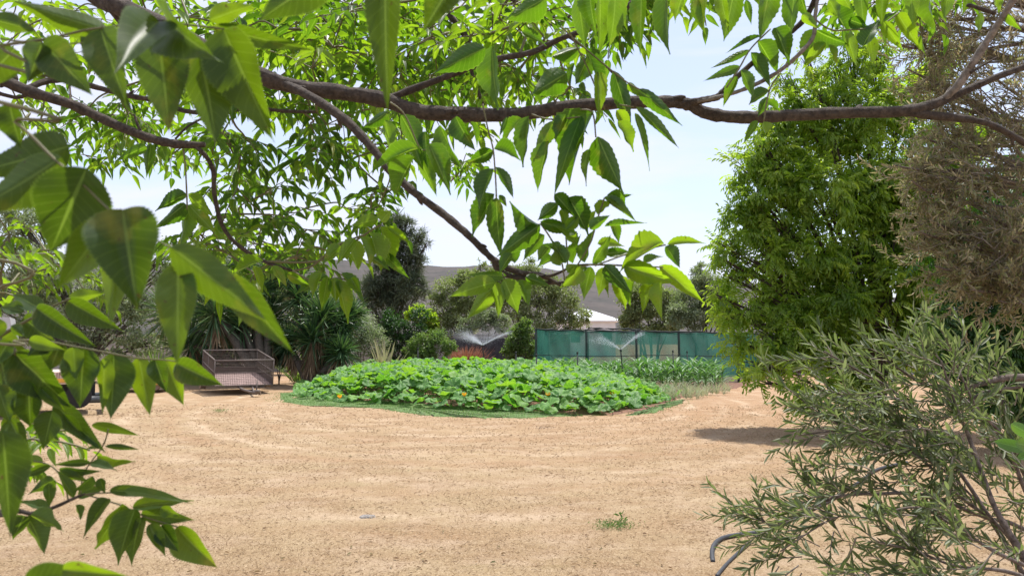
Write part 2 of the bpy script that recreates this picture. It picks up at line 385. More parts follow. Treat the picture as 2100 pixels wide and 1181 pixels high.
# vegetable-bed soil and green grass verge laid as sheets
def sheet(name, poly, z, mat, kind='structure'):
    g = Geo(); P = np.array([[*gp(*p)[:2], z] for p in poly]); c = P.mean(0)
    # refine rim
    Q = []
    for i in range(len(P)):
        a, b_ = P[i], P[(i + 1) % len(P)]
        for t in np.linspace(0, 1, 14, endpoint=False):
            q = a * (1 - t) + b_ * t; q[:2] += rng.normal(0, .05, 2); Q.append(q)
    Q = np.array(Q); n = len(Q); rings = 8; V = []
    for k in range(rings):
        V.append(c + (Q - c) * (1 - k / rings))
    V = np.concatenate(V + [c[None]]); V[:, 2] = ground_h(V[:, 0], V[:, 1]) + z; V[:n, 2] -= z + .01; V[n:2 * n] = V[:n] + (V[n:2 * n] - V[:n]) * .12; V[n:2 * n, 2] = ground_h(V[n:2 * n, 0], V[n:2 * n, 1]) + z
    f4 = [[k * n + i, k * n + (i + 1) % n, (k + 1) * n + (i + 1) % n, (k + 1) * n + i] for k in range(rings - 1) for i in range(n)]
    f3 = [[(rings - 1) * n + i, (rings - 1) * n + (i + 1) % n, rings * n] for i in range(n)]
    g.add(V, f3, f4); o = g.obj(name, mat); o['kind'] = kind; return Q
MSOIL = barkmat('red garden soil', (.10, .05, .032), (.24, .125, .08), 14, .8, 1)
sheet('soil_bed', [(615, 806), (700, 818), (850, 828), (1000, 838), (1130, 846), (1250, 850), (1330, 842), (1385, 820), (1480, 802), (1545, 788), (1500, 776), (1300, 768), (1000, 762), (750, 764), (640, 780)], .030, MSOIL)
MGREEN = barkmat('short green turf', (.08, .14, .04), (.14, .21, .07), 30, .8, 1)
vergepts = [(575, 806), (578, 824), (640, 832), (730, 835), (800, 841), (840, 848), (900, 854), (1000, 859), (1080, 858), (1150, 854), (1200, 852), (1100, 842), (1000, 836), (850, 824), (740, 816), (650, 808)]
sheet('grass_verge', vergepts, .012, MGREEN)
verge2 = [(1290, 851), (1340, 846), (1395, 828), (1400, 820), (1370, 826), (1330, 838)]
sheet('grass_verge', verge2, .014, MGREEN)
def inpoly(P, poly):
    poly = np.array([gp(*p)[:2] for p in poly]); ins = np.zeros(len(P), bool); n = len(poly); j = n - 1
    for i in range(n):
        xi, yi = poly[i]; xj, yj = poly[j]
        c = ((yi > P[:, 1]) != (yj > P[:, 1])) & (P[:, 0] < (xj - xi) * (P[:, 1] - yi) / (yj - yi + 1e-12) + xi)
        ins ^= c; j = i
    return ins
def blades(name, P, L, Wd, mat, label, cat, tilt=.5, lift=.01, vv=None):
    N = len(P); ax = nrm(np.stack([rng.normal(0, tilt, N), rng.normal(0, tilt, N), np.ones(N) * (1 - tilt * .5)], -1))
    nn = nrm(np.stack([rng.normal(size=N), rng.normal(size=N), rng.normal(0, .3, N)], -1))
    P3 = np.stack([P[:, 0], P[:, 1], ground_h(P[:, 0], P[:, 1]) + lift], -1)
    g = Geo(); T = [(np.array([[-.5, 0, 0], [.5, 0, 0], [0.1, 1, .12]]), np.array([[0, 1, 2]]), np.zeros((0, 4), int), np.array([[-1, 0], [1, 0], [0, 1]]))]
    scatter(g, T, P3, ax, nn, L * rng.uniform(.5, 1.4, N), Wd * rng.uniform(.6, 1.3, N), rng.random(N) if vv is None else vv); o = g.obj(name, mat)
    tag(o, label, cat, None, 'stuff'); return o
MSTRAW = leafmat('straw', [(.22, .145, .09), (.35, .25, .165), (.54, .43, .30)], [(.4, .28, .16), (.6, .46, .28)], .8, .35, spec=.2)
MTURF = leafmat('turf blades', [(.06, .12, .03), (.11, .19, .05), (.20, .26, .10)], [(.1, .3, .02), (.2, .4, .05)], .6, .3)
N = 75000; yy = 4.6 * np.exp(rng.random(N) ** 1.35 * math.log(19 / 4.6)); xx = (rng.random(N) * 2 - 1) * (yy * .72 + .3)
patch = np.sin(xx * 1.9 + 2 * np.sin(yy * 1.3)) * np.sin(yy * 2.3 + xx) + rng.normal(0, .7, N)
kp = patch > -.6
rd = np.sqrt(((xx + .8) * 1.6) ** 2 + (yy - 21.5) ** 2) + .25 * np.sin(xx * .8 + yy * .5) + .5
trk = sum(am * np.exp(-((rd - r0 - .5) / .16) ** 2) for r0, am in ((9.1, .9), (11.25, 1), (13.1, .7), (14.8, .6), (17.7, .5))) - .35 + .35 * np.sin(xx * .7 + 2 * np.sin(yy * .9)) * np.sin(yy * 1.7 + .6 * xx)
kp &= rng.random(N) > .35 * (trk > .2)
blades('dry_grass', np.stack([xx, yy], -1)[kp], .036 * (yy[kp] / 7) ** .5, .0050 * (yy[kp] / 6), MSTRAW, 'short pale straw-coloured dry grass covering the open yard', 'dry grass', tilt=1.1, lift=.002, vv=np.clip(.5 + .42 * trk[kp] + rng.normal(0, .22, kp.sum()), 0, 1))

P = np.stack([rng.uniform(-8, 6, 60000), rng.uniform(14, 24, 60000)], -1)
jt = P + rng.normal(0, .22, P.shape); k = inpoly(jt, vergepts) | inpoly(jt, verge2)
blades('green_grass', P[k][:14000], .05, .010, MTURF, 'short green turf along the front edge of the vegetable bed', 'grass', .6)

# ================= PUMPKIN PATCH =================
def disc_tpl(seed):
    r = np.random.default_rng(seed); n = 22; V = [[0, 0, -.06]]; UV = [[0, 0]]
    ph = r.uniform(0, 6)
    for k, rr_ in enumerate((.42, .78, 1.0)):
        for i in range(n):
            a = 2 * math.pi * i / n
            lobe = 1 - .13 * rr_ * (1 - math.cos(5 * a + .3)) / 2 - (.30 * rr_ * math.exp(-((a - math.pi * 1.5) / .22) ** 2))
            z = (.02, .07, .03)[k] + .06 * rr_ * math.sin(3 * a + ph) + .045 * rr_ * math.cos(5 * a + .3) + r.normal(0, .012)
            V.append([rr_ * .5 * lobe * math.cos(a), rr_ * .5 * lobe * math.sin(a), z]); UV.append([rr_ * math.cos(a), rr_ * math.sin(a)])
    f3 = [[0, 1 + i, 1 + (i + 1) % n] for i in range(n)]
    f4 = [[1 + k * n + i, 1 + (k + 1) * n + i, 1 + (k + 1) * n + (i + 1) % n, 1 + k * n + (i + 1) % n] for k in range(2) for i in range(n)]
    return (np.array(V), np.array(f3), np.array(f4), np.array(UV))
T_DISC = [disc_tpl(i) for i in range(6)]
MPUMP = leafmat('pumpkin leaf', [(.07, .17, .045), (.11, .25, .065), (.18, .33, .07)], [(.14, .42, .02), (.34, .62, .03)], .55, .40, .6, .35, radial=True)
MSTEM = plain('green stem', (.14, .22, .06), .6)
MYEL = leafmat('yellow flower', [(.8, .42, .02), (.9, .6, .05)], [(.9, .5, .02), (1, .7, .05)], .6, .3)
foot = [(612, 812), (700, 824), (850, 834), (1000, 843), (1130, 849), (1215, 851), (1310, 838), (1375, 820), (1330, 800), (1180, 776), (1050, 771), (800, 771), (690, 776), (640, 790)]
pp = np.array([gp(*p)[:2] for p in foot])
def edge_dist(P):
    d = np.full(len(P), 1e9)
    for i in range(len(pp)):
        a, b_ = pp[i], pp[(i + 1) % len(pp)]; ab = b_ - a
        t = np.clip(((P - a) @ ab) / (ab @ ab), 0, 1); d = np.minimum(d, np.linalg.norm(P - (a + t[:, None] * ab), axis=1))
    return d
P = np.stack([rng.uniform(-9, 6, 14000), rng.uniform(15, 37, 14000)], -1)
P = P[inpoly(P + rng.normal(0, .16, P.shape), foot)]; P = P[P[:, 1] < 29]; P = P[:3300]
ed = edge_dist(P)
H = (.13 + .62 * (1 - np.exp(-ed / .9))) * (1 + .13 * np.sin(P[:, 0] * 1.7 + 1) * np.sin(P[:, 1] * 1.3)) * (1 - .30 * np.clip((P[:, 0] - 1) / 3, 0, 1)) - .10 * np.clip((-P[:, 0] - 4) / 3, 0, 1)
layer = rng.random(len(P)); H = H * np.where(layer < .62, rng.uniform(.88, 1.14, len(P)), rng.uniform(.3, .85, len(P)))
D = rng.uniform(.20, .50, len(P)) * np.where(layer < .62, 1, .8)
nn = nrm(np.stack([rng.normal(0, .38, len(P)), rng.normal(0, .38, len(P)) - .30 * np.exp(-ed / .8), np.ones(len(P))], -1))
ax = nrm(np.cross(nn, rand_rot(len(P))))
patch_root = thing('pumpkin_patch', 'broad round-leaved pumpkin vines spread as a low green mound with orange flowers', 'pumpkin vines', (*pp.mean(0), 0))
g = Geo(); P3 = np.stack([P[:, 0], P[:, 1], H], -1)
scatter(g, T_DISC, P3, ax, nn, D, D, rng.random(len(P))); fo = g.obj('foliage', MPUMP, patch_root)
fo['kind'] = 'stuff'
g = Geo()
for i in range(0, len(P), 3):
    q = P3[i]; b_ = q + [rng.normal(0, .08), rng.normal(0, .08), 0]; b_[2] = 0
    g.tube([b_, (b_ + q) / 2 + [rng.normal(0, .03), 0, 0], q], [.009, .008, .006], 4, 1, False)
for i in range(14):
    q = pp[rng.integers(0, 9)] + rng.normal(0, .3, 2); q2 = q + rng.normal(0, .3, 2) + [.1, .3]
    g.tube([[q[0], q[1], .05], [*((q + q2) / 2 + rng.normal(0, .1, 2)), .07], [q2[0], q2[1], .04]], .012, 5, 3)
s_ = g.obj('stems', MSTEM, patch_root); s_['kind'] = 'stuff'
petal = leaf_tpl(4, 2, 0, .3, -.25, 0, a=.5, b=.5)
for (px, py, z) in [(700, 816, .22), (953, 812, .3), (1123, 812, .34), (1253, 811, .3)]:
    Y0 = (1.6 - z) * F / (py - HORIZON); c = np.array([(px - CX) / F * Y0, Y0, z]); g = Geo()
    for k in range(6):
        a = k * math.pi / 3; d = np.array([math.cos(a), math.sin(a) - .8, .7])
        scatter(g, [petal], c[None], nrm(d)[None], np.array([[-math.cos(a), -math.sin(a), 1.0]]), .11, .07, np.array([rng.random()]))
    g.obj('flower', MYEL, patch_root)

# ================= CORN AND ONIONS =================
MCORN = leafmat('corn blade', [(.05, .13, .04), (.09, .20, .07), (.18, .30, .13)], [(.10, .30, .04), (.2, .42, .06)], .5, .3)
def corn_proto(seed):
    r = random.Random(seed); root = thing('corn_plant', '', 'corn plant', (0, 0, 0), 'corn plants in the rows before the green net')
    g = Geo(); g.tube([(0, 0, 0), (.01, 0, .5), (0, 0.01, .95)], [.016, .013, .007], 6, 2); g.obj('stalk', MSTEM, root)
    g = Geo()
    for i in range(12):
        a = i * 2.9 + r.uniform(-.4, .4); z = .10 + i * .075; l = r.uniform(.5, .72) * (1 if i < 9 else .7)
        d = np.array([math.cos(a) * .75, math.sin(a) * .75, 1.1 + .1 * i])
        t = leaf_tpl(8, 2, 0, .5, r.uniform(.5, .9), .3, a=.3, b=.7)
        scatter(g, [t], np.array([[0, 0, z]]), nrm(d)[None], np.array([[-d[0] * 1., -d[1] * 1., .8]]), l, r.uniform(.075, .11), np.array([r.random()]))
    g.obj('leaves', MCORN, root); return root
def ordn(k):
    a = ['zeroth', 'first', 'second', 'third', 'fourth', 'fifth', 'sixth', 'seventh', 'eighth', 'ninth', 'tenth', 'eleventh', 'twelfth', 'thirteenth', 'fourteenth', 'fifteenth', 'sixteenth', 'seventeenth', 'eighteenth', 'nineteenth']
    if k < 20: return a[k]
    t = {2: 'twent', 3: 'thirt', 4: 'fort', 5: 'fift'}[k // 10]
    return t + 'ieth' if k % 10 == 0 else t + 'y-' + a[k % 10]
cp = [corn_proto(i) for i in range(4)]; n = 0
rows = [25.2, 26.0, 26.8, 27.6]
for ri, y0 in enumerate(rows):
    x0 = (1080 - CX) / F * y0 + (0.0 if ri > 1 else 1.2); x1 = (1478 - CX) / F * y0
    x = x0
    while x < x1:
        first = n < 4
        sc = rng.uniform(.64, .86) * (1.0 - .15 * (ri == 0)); yj = y0 + rng.normal(0, .08)
        kk = kk + 1 if x > x0 else 1
        lab = 'leafy corn plant, %s from left in the %s row before the net' % (ordn(kk), ['front', 'second', 'third', 'rear'][ri])
        if first: o = cp[n]; o.location = (x, yj, 0); o.rotation_euler = (0, 0, rng.uniform(0, 6)); o.scale = (sc,) * 3; o['label'] = lab
        else: o = dup(cp[n % 4], (x, yj, 0), rng.uniform(0, 6), sc, lab)
        o['group'] = 'corn plants in the rows before the green net'
        n += 1; x += rng.uniform(.19, .30)
MONION = leafmat('grey green blade', [(.15, .19, .11), (.26, .30, .19), (.42, .40, .27)], [(.3, .4, .15), (.5, .55, .3)], .7, .3)
def onion_proto(seed):
    r = random.Random(seed); g = Geo()
    for i in range(12):
        a = r.uniform(0, 6.28); d = np.array([math.cos(a) * r.uniform(.1, .9), math.sin(a) * r.uniform(.1, .9), 1.0])
        scatter(g, T_BLADE, np.array([[r.gauss(0, .02), r.gauss(0, .02), 0]]), nrm(d)[None], np.array([[-d[0], -d[1], .4]]), r.uniform(.2, .5), .016, np.array([r.random()]))
    o = g.obj('onion_plant', MONION); return o
op = [onion_proto(i) for i in range(4)]; n = 0
for ri, y0 in enumerate([20.6, 21.5, 22.4, 23.3]):
    xa, xb = [(3.9, 5.0), (3.6, 5.6), (3.3, 6.2), (3.0, 6.8)][ri]; x = xa; kk = 0
    while x < xb:
        kk += 1
        if n < 4: o = op[n]
        else: o = op[n % 4].copy(); COL.objects.link(o)
        o.location = (x, y0 + rng.normal(0, .07), .02); o.rotation_euler = (0, 0, rng.uniform(0, 6)); s1 = rng.uniform(.8, 1.3); o.scale = (s1,) * 3
        tag(o, 'grey-green onion tuft, %s from left in the %s row before the corn' % (ordn(kk), ['first', 'second', 'third', 'fourth'][ri]), 'onion plant', 'onion tufts in front of the corn')
        n += 1; x += rng.uniform(.13, .2)

# ================= SHADE NET ENCLOSURE =================
def netmat():
    m, N, L = newmat('green shade cloth')
    o = N.new('ShaderNodeOutputMaterial'); b = N.new('ShaderNodeBsdfDiffuse'); t = N.new('ShaderNodeBsdfTranslucent'); tr = N.new('ShaderNodeBsdfTransparent')
    m1 = N.new('ShaderNodeMixShader'); m2 = N.new('ShaderNodeMixShader'); tcn = N.new('ShaderNodeTexCoord'); nz = N.new('ShaderNodeTexNoise'); nz.inputs['Scale'].default_value = 1.2; nz.inputs['Detail'].default_value = 5
    L(tcn.outputs['Object'], nz.inputs['Vector']); r = ramp(N, [(.03, .095, .078), (.055, .145, .12)], [.35, .65]); L(nz.outputs['Fac'], r.inputs[0])
    L(r.outputs[0], b.inputs[0]); t.inputs[0].default_value = (.07, .27, .20, 1); m1.inputs[0].default_value = .45
    mr = N.new('ShaderNodeMapRange'); L(nz.outputs['Fac'], mr.inputs[0]); mr.inputs['From Min'].default_value = .3; mr.inputs['From Max'].default_value = .7; mr.inputs['To Min'].default_value = .50; mr.inputs['To Max'].default_value = .70
    L(mr.outputs[0], m2.inputs[0])
    L(b.outputs[0], m1.inputs[1]); L(t.outputs[0], m1.inputs[2]); L(tr.outputs[0], m2.inputs[1]); L(m1.outputs[0], m2.inputs[2]); L(m2.outputs[0], o.inputs[0]); return m
MNET = netmat(); MPOST = plain('dark treated post', (.03, .045, .04), .8); MROPE = plain('black cloth hem', (.02, .025, .025), .9)
YF = 28.8; ZT0, ZT1 = 2.03, 1.90
xl = (1098 - CX) / F * YF; xr = (1512 - CX) / F * YF; XR2 = (1552 - CX) / F * (YF + 1.2)
net = thing('shade_net_enclosure', 'long green shade-cloth enclosure on dark posts behind the corn rows', 'shade net', ((xl + xr) / 2, YF + 2, 0))
def ztop(x): return ZT0 + (ZT1 - ZT0) * (x - xl) / (xr - xl)
def panel(a, b_, za, zb, sag=.04, nseg=60):
    g = Geo(); V = []; UV = []; rows_ = 8
    for j in range(rows_ + 1):
        for i in range(nseg + 1):
            t = i / nseg; s = j / rows_; x = a[0] * (1 - t) + b_[0] * t; y = a[1] * (1 - t) + b_[1] * t; z = (za * (1 - t) + zb * t) * s
            z -= sag * s * abs(math.sin(t * 12)) ; off = .09 * math.sin(t * 37 + 2 * s) * math.sin(s * 3.14) + .05 * math.sin(t * 83 + s * 7) + rng.normal(0, .012)
            dn = nrm([-(b_[1] - a[1]), b_[0] - a[0], 0.0]); V.append([x + dn[0] * off, y + dn[1] * off, z + .01]); UV.append([t, s])
    f = [[j * (nseg + 1) + i, j * (nseg + 1) + i + 1, (j + 1) * (nseg + 1) + i + 1, (j + 1) * (nseg + 1) + i] for j in range(rows_) for i in range(nseg)]
    g.add(V, None, f, UV); return g
YB = YF + 4.2
panel((xl, YF + .04), (xr, YF + .04), ZT0, ZT1).obj('net_panel', MNET, net)
panel((xr, YF + .04), (XR2, YF + 1.2), ZT1, ZT1, .02, 14).obj('net_panel', MNET, net)
panel((XR2, YF + 1.2), (XR2 + .3, YB), ZT1, ZT1, .03, 20).obj('net_panel', MNET, net)
panel((xl, YF + .04), (xl + .7, YB), ZT0, ZT0, .03, 20).obj('net_panel', MNET, net)
panel((xl + .7, YB), (XR2 + .3, YB), ZT0, ZT1, .05).obj('net_panel', MNET, net)
for (px, Yp) in [(1099, YF), (1202, YF), (1304, YF), (1391, YF), (1512, YF)]:
    x = (px - CX) / F * Yp; g = Geo(); g.tube([(x, Yp, -.1), (x + .01, Yp, 1.0), (x, Yp, ztop(x) + .03)], [.05, .045, .045], 8, 2); g.obj('post', MPOST, net)
for (x, Yp) in [(XR2, YF + 1.2), (xl + .7, YB), (3.3, YB), (5.6, YB), (8, YB), (XR2 + .3, YB), (xl + .35, YF + 2.2)]:
    g = Geo(); g.tube([(x, Yp - .03, -.1), (x, Yp - .03, 1.95)], .045, 8, 1); g.obj('post', MPOST, net)
g = Geo(); pts = [(x, YF - .02, ztop(x) - .03 * abs(math.sin((x - xl) * 1.55)) + rng.normal(0, .008)) for x in np.linspace(xl, xr, 40)]
g.tube(pts, .032, 6, 1, bump=.2); pts = [(x, YF + .03 + (YF * 0), ztop(x) + .06 + rng.normal(0, .01)) for x in np.linspace(xl + 2.0, xl + 4, 14)]
g.tube(pts, .03, 6, 1, bump=.3)
g.tube([(xr, YF, ZT1), (XR2, YF + 1.2, ZT1 - .03), (XR2 + .3, YB, ZT1)], .025, 6, 2); g.tube([(xl, YF, ZT0), (xl + .7, YB, ZT0)], .025, 6, 2)
g.tube([(x, YB, ztop(x) - .02) for x in np.linspace(xl + .7, XR2 + .3, 20)], .03, 6, 1, bump=.2)
g.obj('top_hem', MROPE, net)
g = Geo(); g.tube([(x, YF - .03, 1.02 + .02 * math.sin(x * 1.4)) for x in np.linspace(xl - .2, xr, 30)], .014, 5, 1); g.obj('mid_wire', MROPE, net)

# ================= SPRINKLERS AND RISERS =================
MBLK = plain('black plastic pipe', (.02, .02, .022), .5); MWATER, N_, L_ = newmat('water droplets')
o_ = N_.new('ShaderNodeOutputMaterial'); b_1 = N_.new('ShaderNodeBsdfPrincipled'); b_1.inputs['Base Color'].default_value = (.9, .93, 1, 1); b_1.inputs['Roughness'].default_value = .12; t_ = N_.new('ShaderNodeBsdfTranslucent'); t_.inputs[0].default_value = (.9, .93, 1, 1)
m_ = N_.new('ShaderNodeMixShader'); m_.inputs[0].default_value = .4; L_(b_1.outputs[0], m_.inputs[1]); L_(t_.outputs[0], m_.inputs[2]); tp_ = N_.new('ShaderNodeBsdfTransparent'); m2_ = N_.new('ShaderNodeMixShader'); m2_.inputs[0].default_value = .5
L_(tp_.outputs[0], m2_.inputs[1]); L_(m_.outputs[0], m2_.inputs[2]); L_(m2_.outputs[0], o_.inputs[0])
TET = (np.array([[1, 0, -.7], [-1, 0, -.7], [0, 1, .7], [0, -1, .7]]) * .5, np.array([[0, 1, 2], [1, 0, 3], [0, 2, 3], [1, 3, 2]]), np.zeros((0, 4), int), np.zeros((4, 2)))
def sprinkler(px, py, Y, label, jets, nd):
    p = on_y(px, py, Y); root = thing('garden_sprinkler', label, 'sprinkler', (p[0], Y, 0), 'sprinklers spraying the vegetable bed')
    g = Geo(); g.tube([(p[0] + .12, Y, 0), (p[0] + .05, Y, p[2] * .5), (p[0], Y, p[2])], .022, 7, 3); g.obj('riser', MBLK, root)
    g = Geo(); g.tube([p - [0, 0, .06], p - [0, 0, .02], p + [0, 0, .01], p + [0, 0, .03]], [.03, .04, .03, .015], 8, 1); g.obj('head', MBLK, root)
    g = Geo()
    for (dx, dy, vz, spread, n) in jets:
        n = int(n * nd * 3); t = rng.random(n) ** .8 * .40; s = 1 + rng.normal(0, spread, n) ; a = rng.normal(0, spread * 1.2, n)
        vx = (dx * np.cos(a) - dy * np.sin(a)) * s; vy = (dx * np.sin(a) + dy * np.cos(a)) * s
        P = np.stack([p[0] + vx * t, Y + vy * t, p[2] + vz * (1 + rng.normal(0, spread, n)) * t - 1.2 * t * t], -1) + rng.normal(0, .02, (n, 3)) * (.3 + 2 * t[:, None])
        M = frame(rand_rot(n), rand_rot(n)) * (.0065 * (1 + .3 * rng.random(n)))[:, None, None]
        g.inst(TET, M, P, np.zeros(n))
    g.obj('water_spray', MWATER, root)
sprinkler(990, 708, 28.4, 'sprinkler throwing a wide misty fan before the red grass clump', [(2.6, 0, 1.7, .05, 700), (-1.9, .3, 1.5, .2, 1300), (-2.9, .3, 1.7, .25, 900), (.2, 1.6, 1.7, .35, 500), (-1.3, -.6, 1.2, .3, 500), (1.5, .5, 1.6, .25, 500)], 1.3)
sprinkler(1273, 717, 25.6, 'sprinkler on a black riser among the corn spraying a thin jet', [(1.9, 0, 1.9, .06, 600), (-1.9, 0, 1.5, .1, 500), (1.3, .8, 1.6, .3, 250), (-2.6, 0, 1.3, .12, 300)], 1.2)
for (px, py, Y, lab) in [(1058, 724, 25.5, 'short black pipe riser left of the net corner'), (1100, 729, 24.0, 'short black pipe riser at the left net corner in the pumpkin leaves'), (1184, 724, 24.6, 'black pipe riser standing between pumpkin mound and corn'), (1380, 721, 25.9, 'black pipe riser among the right half of the corn'), (857, 716, 27.5, 'thin pipe riser beside the pale strappy flax'), (1409, 722, 28.2, 'slim black riser by the fourth net post')]:
    p = on_y(px, py, Y); g = Geo(); g.tube([(p[0] + .02, Y, 0), (p[0], Y, p[2])], .02, 6, 1); g.tube([p - [0, 0, .02], p + [0, 0, .05]], .03, 6, 1)
    tag(g.obj('irrigation_riser', MBLK), lab, 'irrigation pipe', 'black irrigation risers in the vegetable bed')
# ================= BACKGROUND TREES AND SHRUBS =================
B_GREY = barkmat('grey bark', (.045, .036, .028), (.13, .11, .085), 18)
B_DARK = barkmat('dark bark', (.03, .022, .018), (.09, .065, .05), 18)
def plant(name, label, cat, d, clumps, n, L, Wd, mat, base, tpls=None, group=None, bark=B_GREY, tr=.07, sub=26, droop=.2, subr=.3, limbs=True, spray=None, thick=.9, nstem=1):
    """clumps: (px,py,rpx[,ddepth]) silhouettes read off the photo, given real depth"""
    tpls = tpls or T_LEN
    bx = (base - CX) / F * d; root = thing(name, label, cat, (bx, d, 0), group)
    C = []
    for c in clumps:
        dd = d + (c[3] if len(c) > 3 else rng.uniform(-.4, .4) * c[2] / F * d); C.append((on_y(c[0], c[1], dd), c[2] / F * dd))
    vol = np.array([r ** 2.4 for _, r in C]); vol /= vol.sum(); gc = Geo(); gt = Geo()
    for (c, r), v in zip(C, vol):
        k = max(3, int(n * v * (1.35 if spray is None and n < 9000 else 1))); ns = max(4, int(sub * max(.5, (v * len(C)) ** .6)))
        u = rand_rot(ns); sc = c + u * (r * (rng.random(ns) ** .38) * .88)[:, None] * np.array([1, thick, 1])
        sc[:, 2] = np.maximum(sc[:, 2], .15)
        w = rng.random(ns) ** 1.3 + .15; w /= w.sum(); idx = rng.choice(ns, k, p=w)
        P = sc[idx] + rng.normal(size=(k, 3)) * (subr * r * .55) * np.array([1, 1, .75])
        P[:, 2] = np.maximum(P[:, 2], .05)
        out_ = nrm(P - c) ; ax = nrm(rand_rot(k) * .9 + out_ * .7 - np.array([0, 0, droop]))
        nn = nrm(rand_rot(k) * .7 + np.array([0, 0, 1.0]) + out_ * .4)
        vb = np.clip(rng.random(ns)[idx] * .55 + rng.random(k) * .45, 0, 1)
        if spray is None: scatter(gc, tpls, P, ax, nn, L * rng.uniform(.6, 1.35, k), Wd * rng.uniform(.7, 1.3, k), vb)
        else: scatter(gc, spray, P, ax, nn, L * rng.uniform(.7, 1.3, k), L * rng.uniform(.7, 1.3, k), vb)
        if limbs:
            for q in range(min(ns, 7)):
                gt.tube([c * .6 + np.array([bx, d, max(.2, c[2] * .5)]) * .4, (c + sc[q]) / 2 + rng.normal(0, .05 * r, 3), sc[q]], [tr * .22, tr * .14, tr * .05], 5, 2, False)
    if limbs:
        top = max(c[2] for c, _ in C)
        for i, (c, r) in enumerate(C):
            sx = bx + ((i % nstem) - (nstem - 1) / 2) * tr * 3
            zf = max(.1, min(c[2] * .45, top * .45)) 
            m = np.array([sx + (c[0] - sx) * .25, d + (c[1] - d) * .3, zf])
            gt.tube([[sx, d, -.1], [sx * .9 + m[0] * .1, d, zf * .4], m, (m + c) / 2 + rng.normal(0, .05, 3), c], [tr, tr * .8, tr * .45, tr * .28, tr * .12], 7, 3, False, .06)
        gt.obj('trunk', bark, root)
    gc.obj('crown', mat, root); return root
def pinnate(npair, ll, lw, seed, droop=.5):
    """one compound leaf of unit length as a template"""
    r = np.random.default_rng(seed); g = Geo(); P = []; A = []; Nn = []; Ls = []
    for i in range(npair):
        t = .18 + .72 * i / npair; p = np.array([0, t, -.25 * t * t])
        for s in (-1, 1):
            P.append(p); A.append([s * .8, .62, -droop + r.normal(0, .12)]); Nn.append([s * .3, 0, 1]); Ls.append(ll * (1 - .2 * t) * r.uniform(.85, 1.15))
    P.append([0, .92, -.22]); A.append([0, 1, -droop]); Nn.append([0, 0, 1]); Ls.append(ll)
    Ls = np.array(Ls); scatter(g, T_LEN[:1], np.array(P), nrm(A), nrm(Nn), Ls, Ls * lw, np.zeros(len(P)))
    st = len(g.V)
    return (np.concatenate(g.V), np.zeros((0, 3), int), np.concatenate(g.F4), np.concatenate(g.UV))
T_PIN = [pinnate(4, .42, .30, i, .45 + .1 * i) for i in range(5)]
M_TREE = leafmat('fresh green foliage', [(.07, .13, .02), (.15, .25, .035), (.29, .40, .07)], [(.22, .42, .015), (.44, .66, .03), (.64, .80, .06)], .38, .52)
M_OLIVE = leafmat('olive green foliage', [(.13, .155, .055), (.23, .26, .11), (.34, .37, .19)], [(.20, .30, .05), (.36, .48, .11)], .5, .36)
M_GREY = leafmat('grey green foliage', [(.13, .165, .085), (.24, .28, .16), (.38, .42, .27)], [(.20, .30, .08), (.34, .46, .16)], .5, .33)
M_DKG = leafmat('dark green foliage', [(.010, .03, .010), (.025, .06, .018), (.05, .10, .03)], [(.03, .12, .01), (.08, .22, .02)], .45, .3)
M_LIGHT = leafmat('light green foliage', [(.055, .105, .022), (.11, .17, .045), (.18, .25, .08)], [(.15, .30, .03), (.30, .46, .07)], .45, .38)
M_PINE = leafmat('feathery needles', [(.045, .062, .035), (.08, .105, .06), (.12, .15, .09)], [(.14, .20, .08), (.26, .34, .14)], .7, .25)
M_RED = leafmat('red grass', [(.16, .05, .03), (.28, .11, .07), (.38, .20, .12)], [(.3, .1, .05), (.45, .22, .12)], .7, .3)
M_PALE = leafmat('pale striped blades', [(.30, .26, .15), (.45, .40, .26), (.25, .28, .12)], [(.4, .36, .18), (.5, .46, .25)], .6, .3)

plant('feathery_tree', 'tall dark feathery casuarina tree rising before the hillside left of centre', 'tree', 42,
      [(800, 470, 30), (822, 462, 26), (845, 500, 30), (860, 480, 14), (828, 520, 40), (798, 540, 40), (858, 540, 22), (770, 580, 36), (800, 600, 40), (835, 595, 40), (760, 620, 28), (815, 640, 32), (850, 570, 22), (790, 500, 30), (815, 440, 10), (835, 452, 9), (875, 500, 8), (870, 590, 16), (785, 655, 20)],
      15000, .36, .035, M_PINE, 800, T_BLADE, bark=B_DARK, tr=.12, droop=-.2, sub=24, subr=.30)
ol = [('sparse olive-green tree with yellowish crown behind the misty sprinkler', 39, [(900, 640, 30), (930, 600, 34), (960, 580, 26), (985, 545, 14), (985, 600, 34), (940, 655, 34), (1000, 570, 20), (895, 610, 18), (965, 625, 32), (915, 675, 26), (950, 575, 20)], 7000, M_OLIVE, 955),
      ('olive-green tree with visible stems just left of the white building', 38, [(1030, 600, 34), (1070, 580, 36), (1110, 600, 36), (1150, 620, 34), (1180, 640, 28), (1060, 640, 36), (1110, 650, 34), (1020, 560, 24), (1150, 590, 28), (1190, 660, 20), (1090, 550, 20), (1170, 670, 22)], 8000, M_OLIVE, 1085),
      ('rounded olive-green tree just right of the white building behind the net', 37, [(1300, 620, 32), (1335, 600, 30), (1365, 620, 30), (1290, 655, 26), (1330, 655, 34), (1375, 660, 26)], 7000, M_OLIVE, 1335),
      ('grey-green tree with several thin stems behind the right half of the net', 36, [(1420, 620, 34), (1445, 580, 30), (1440, 555, 18), (1475, 600, 28), (1400, 650, 30), (1450, 650, 34), (1485, 640, 24), (1500, 580, 12)], 7000, M_GREY, 1440)]
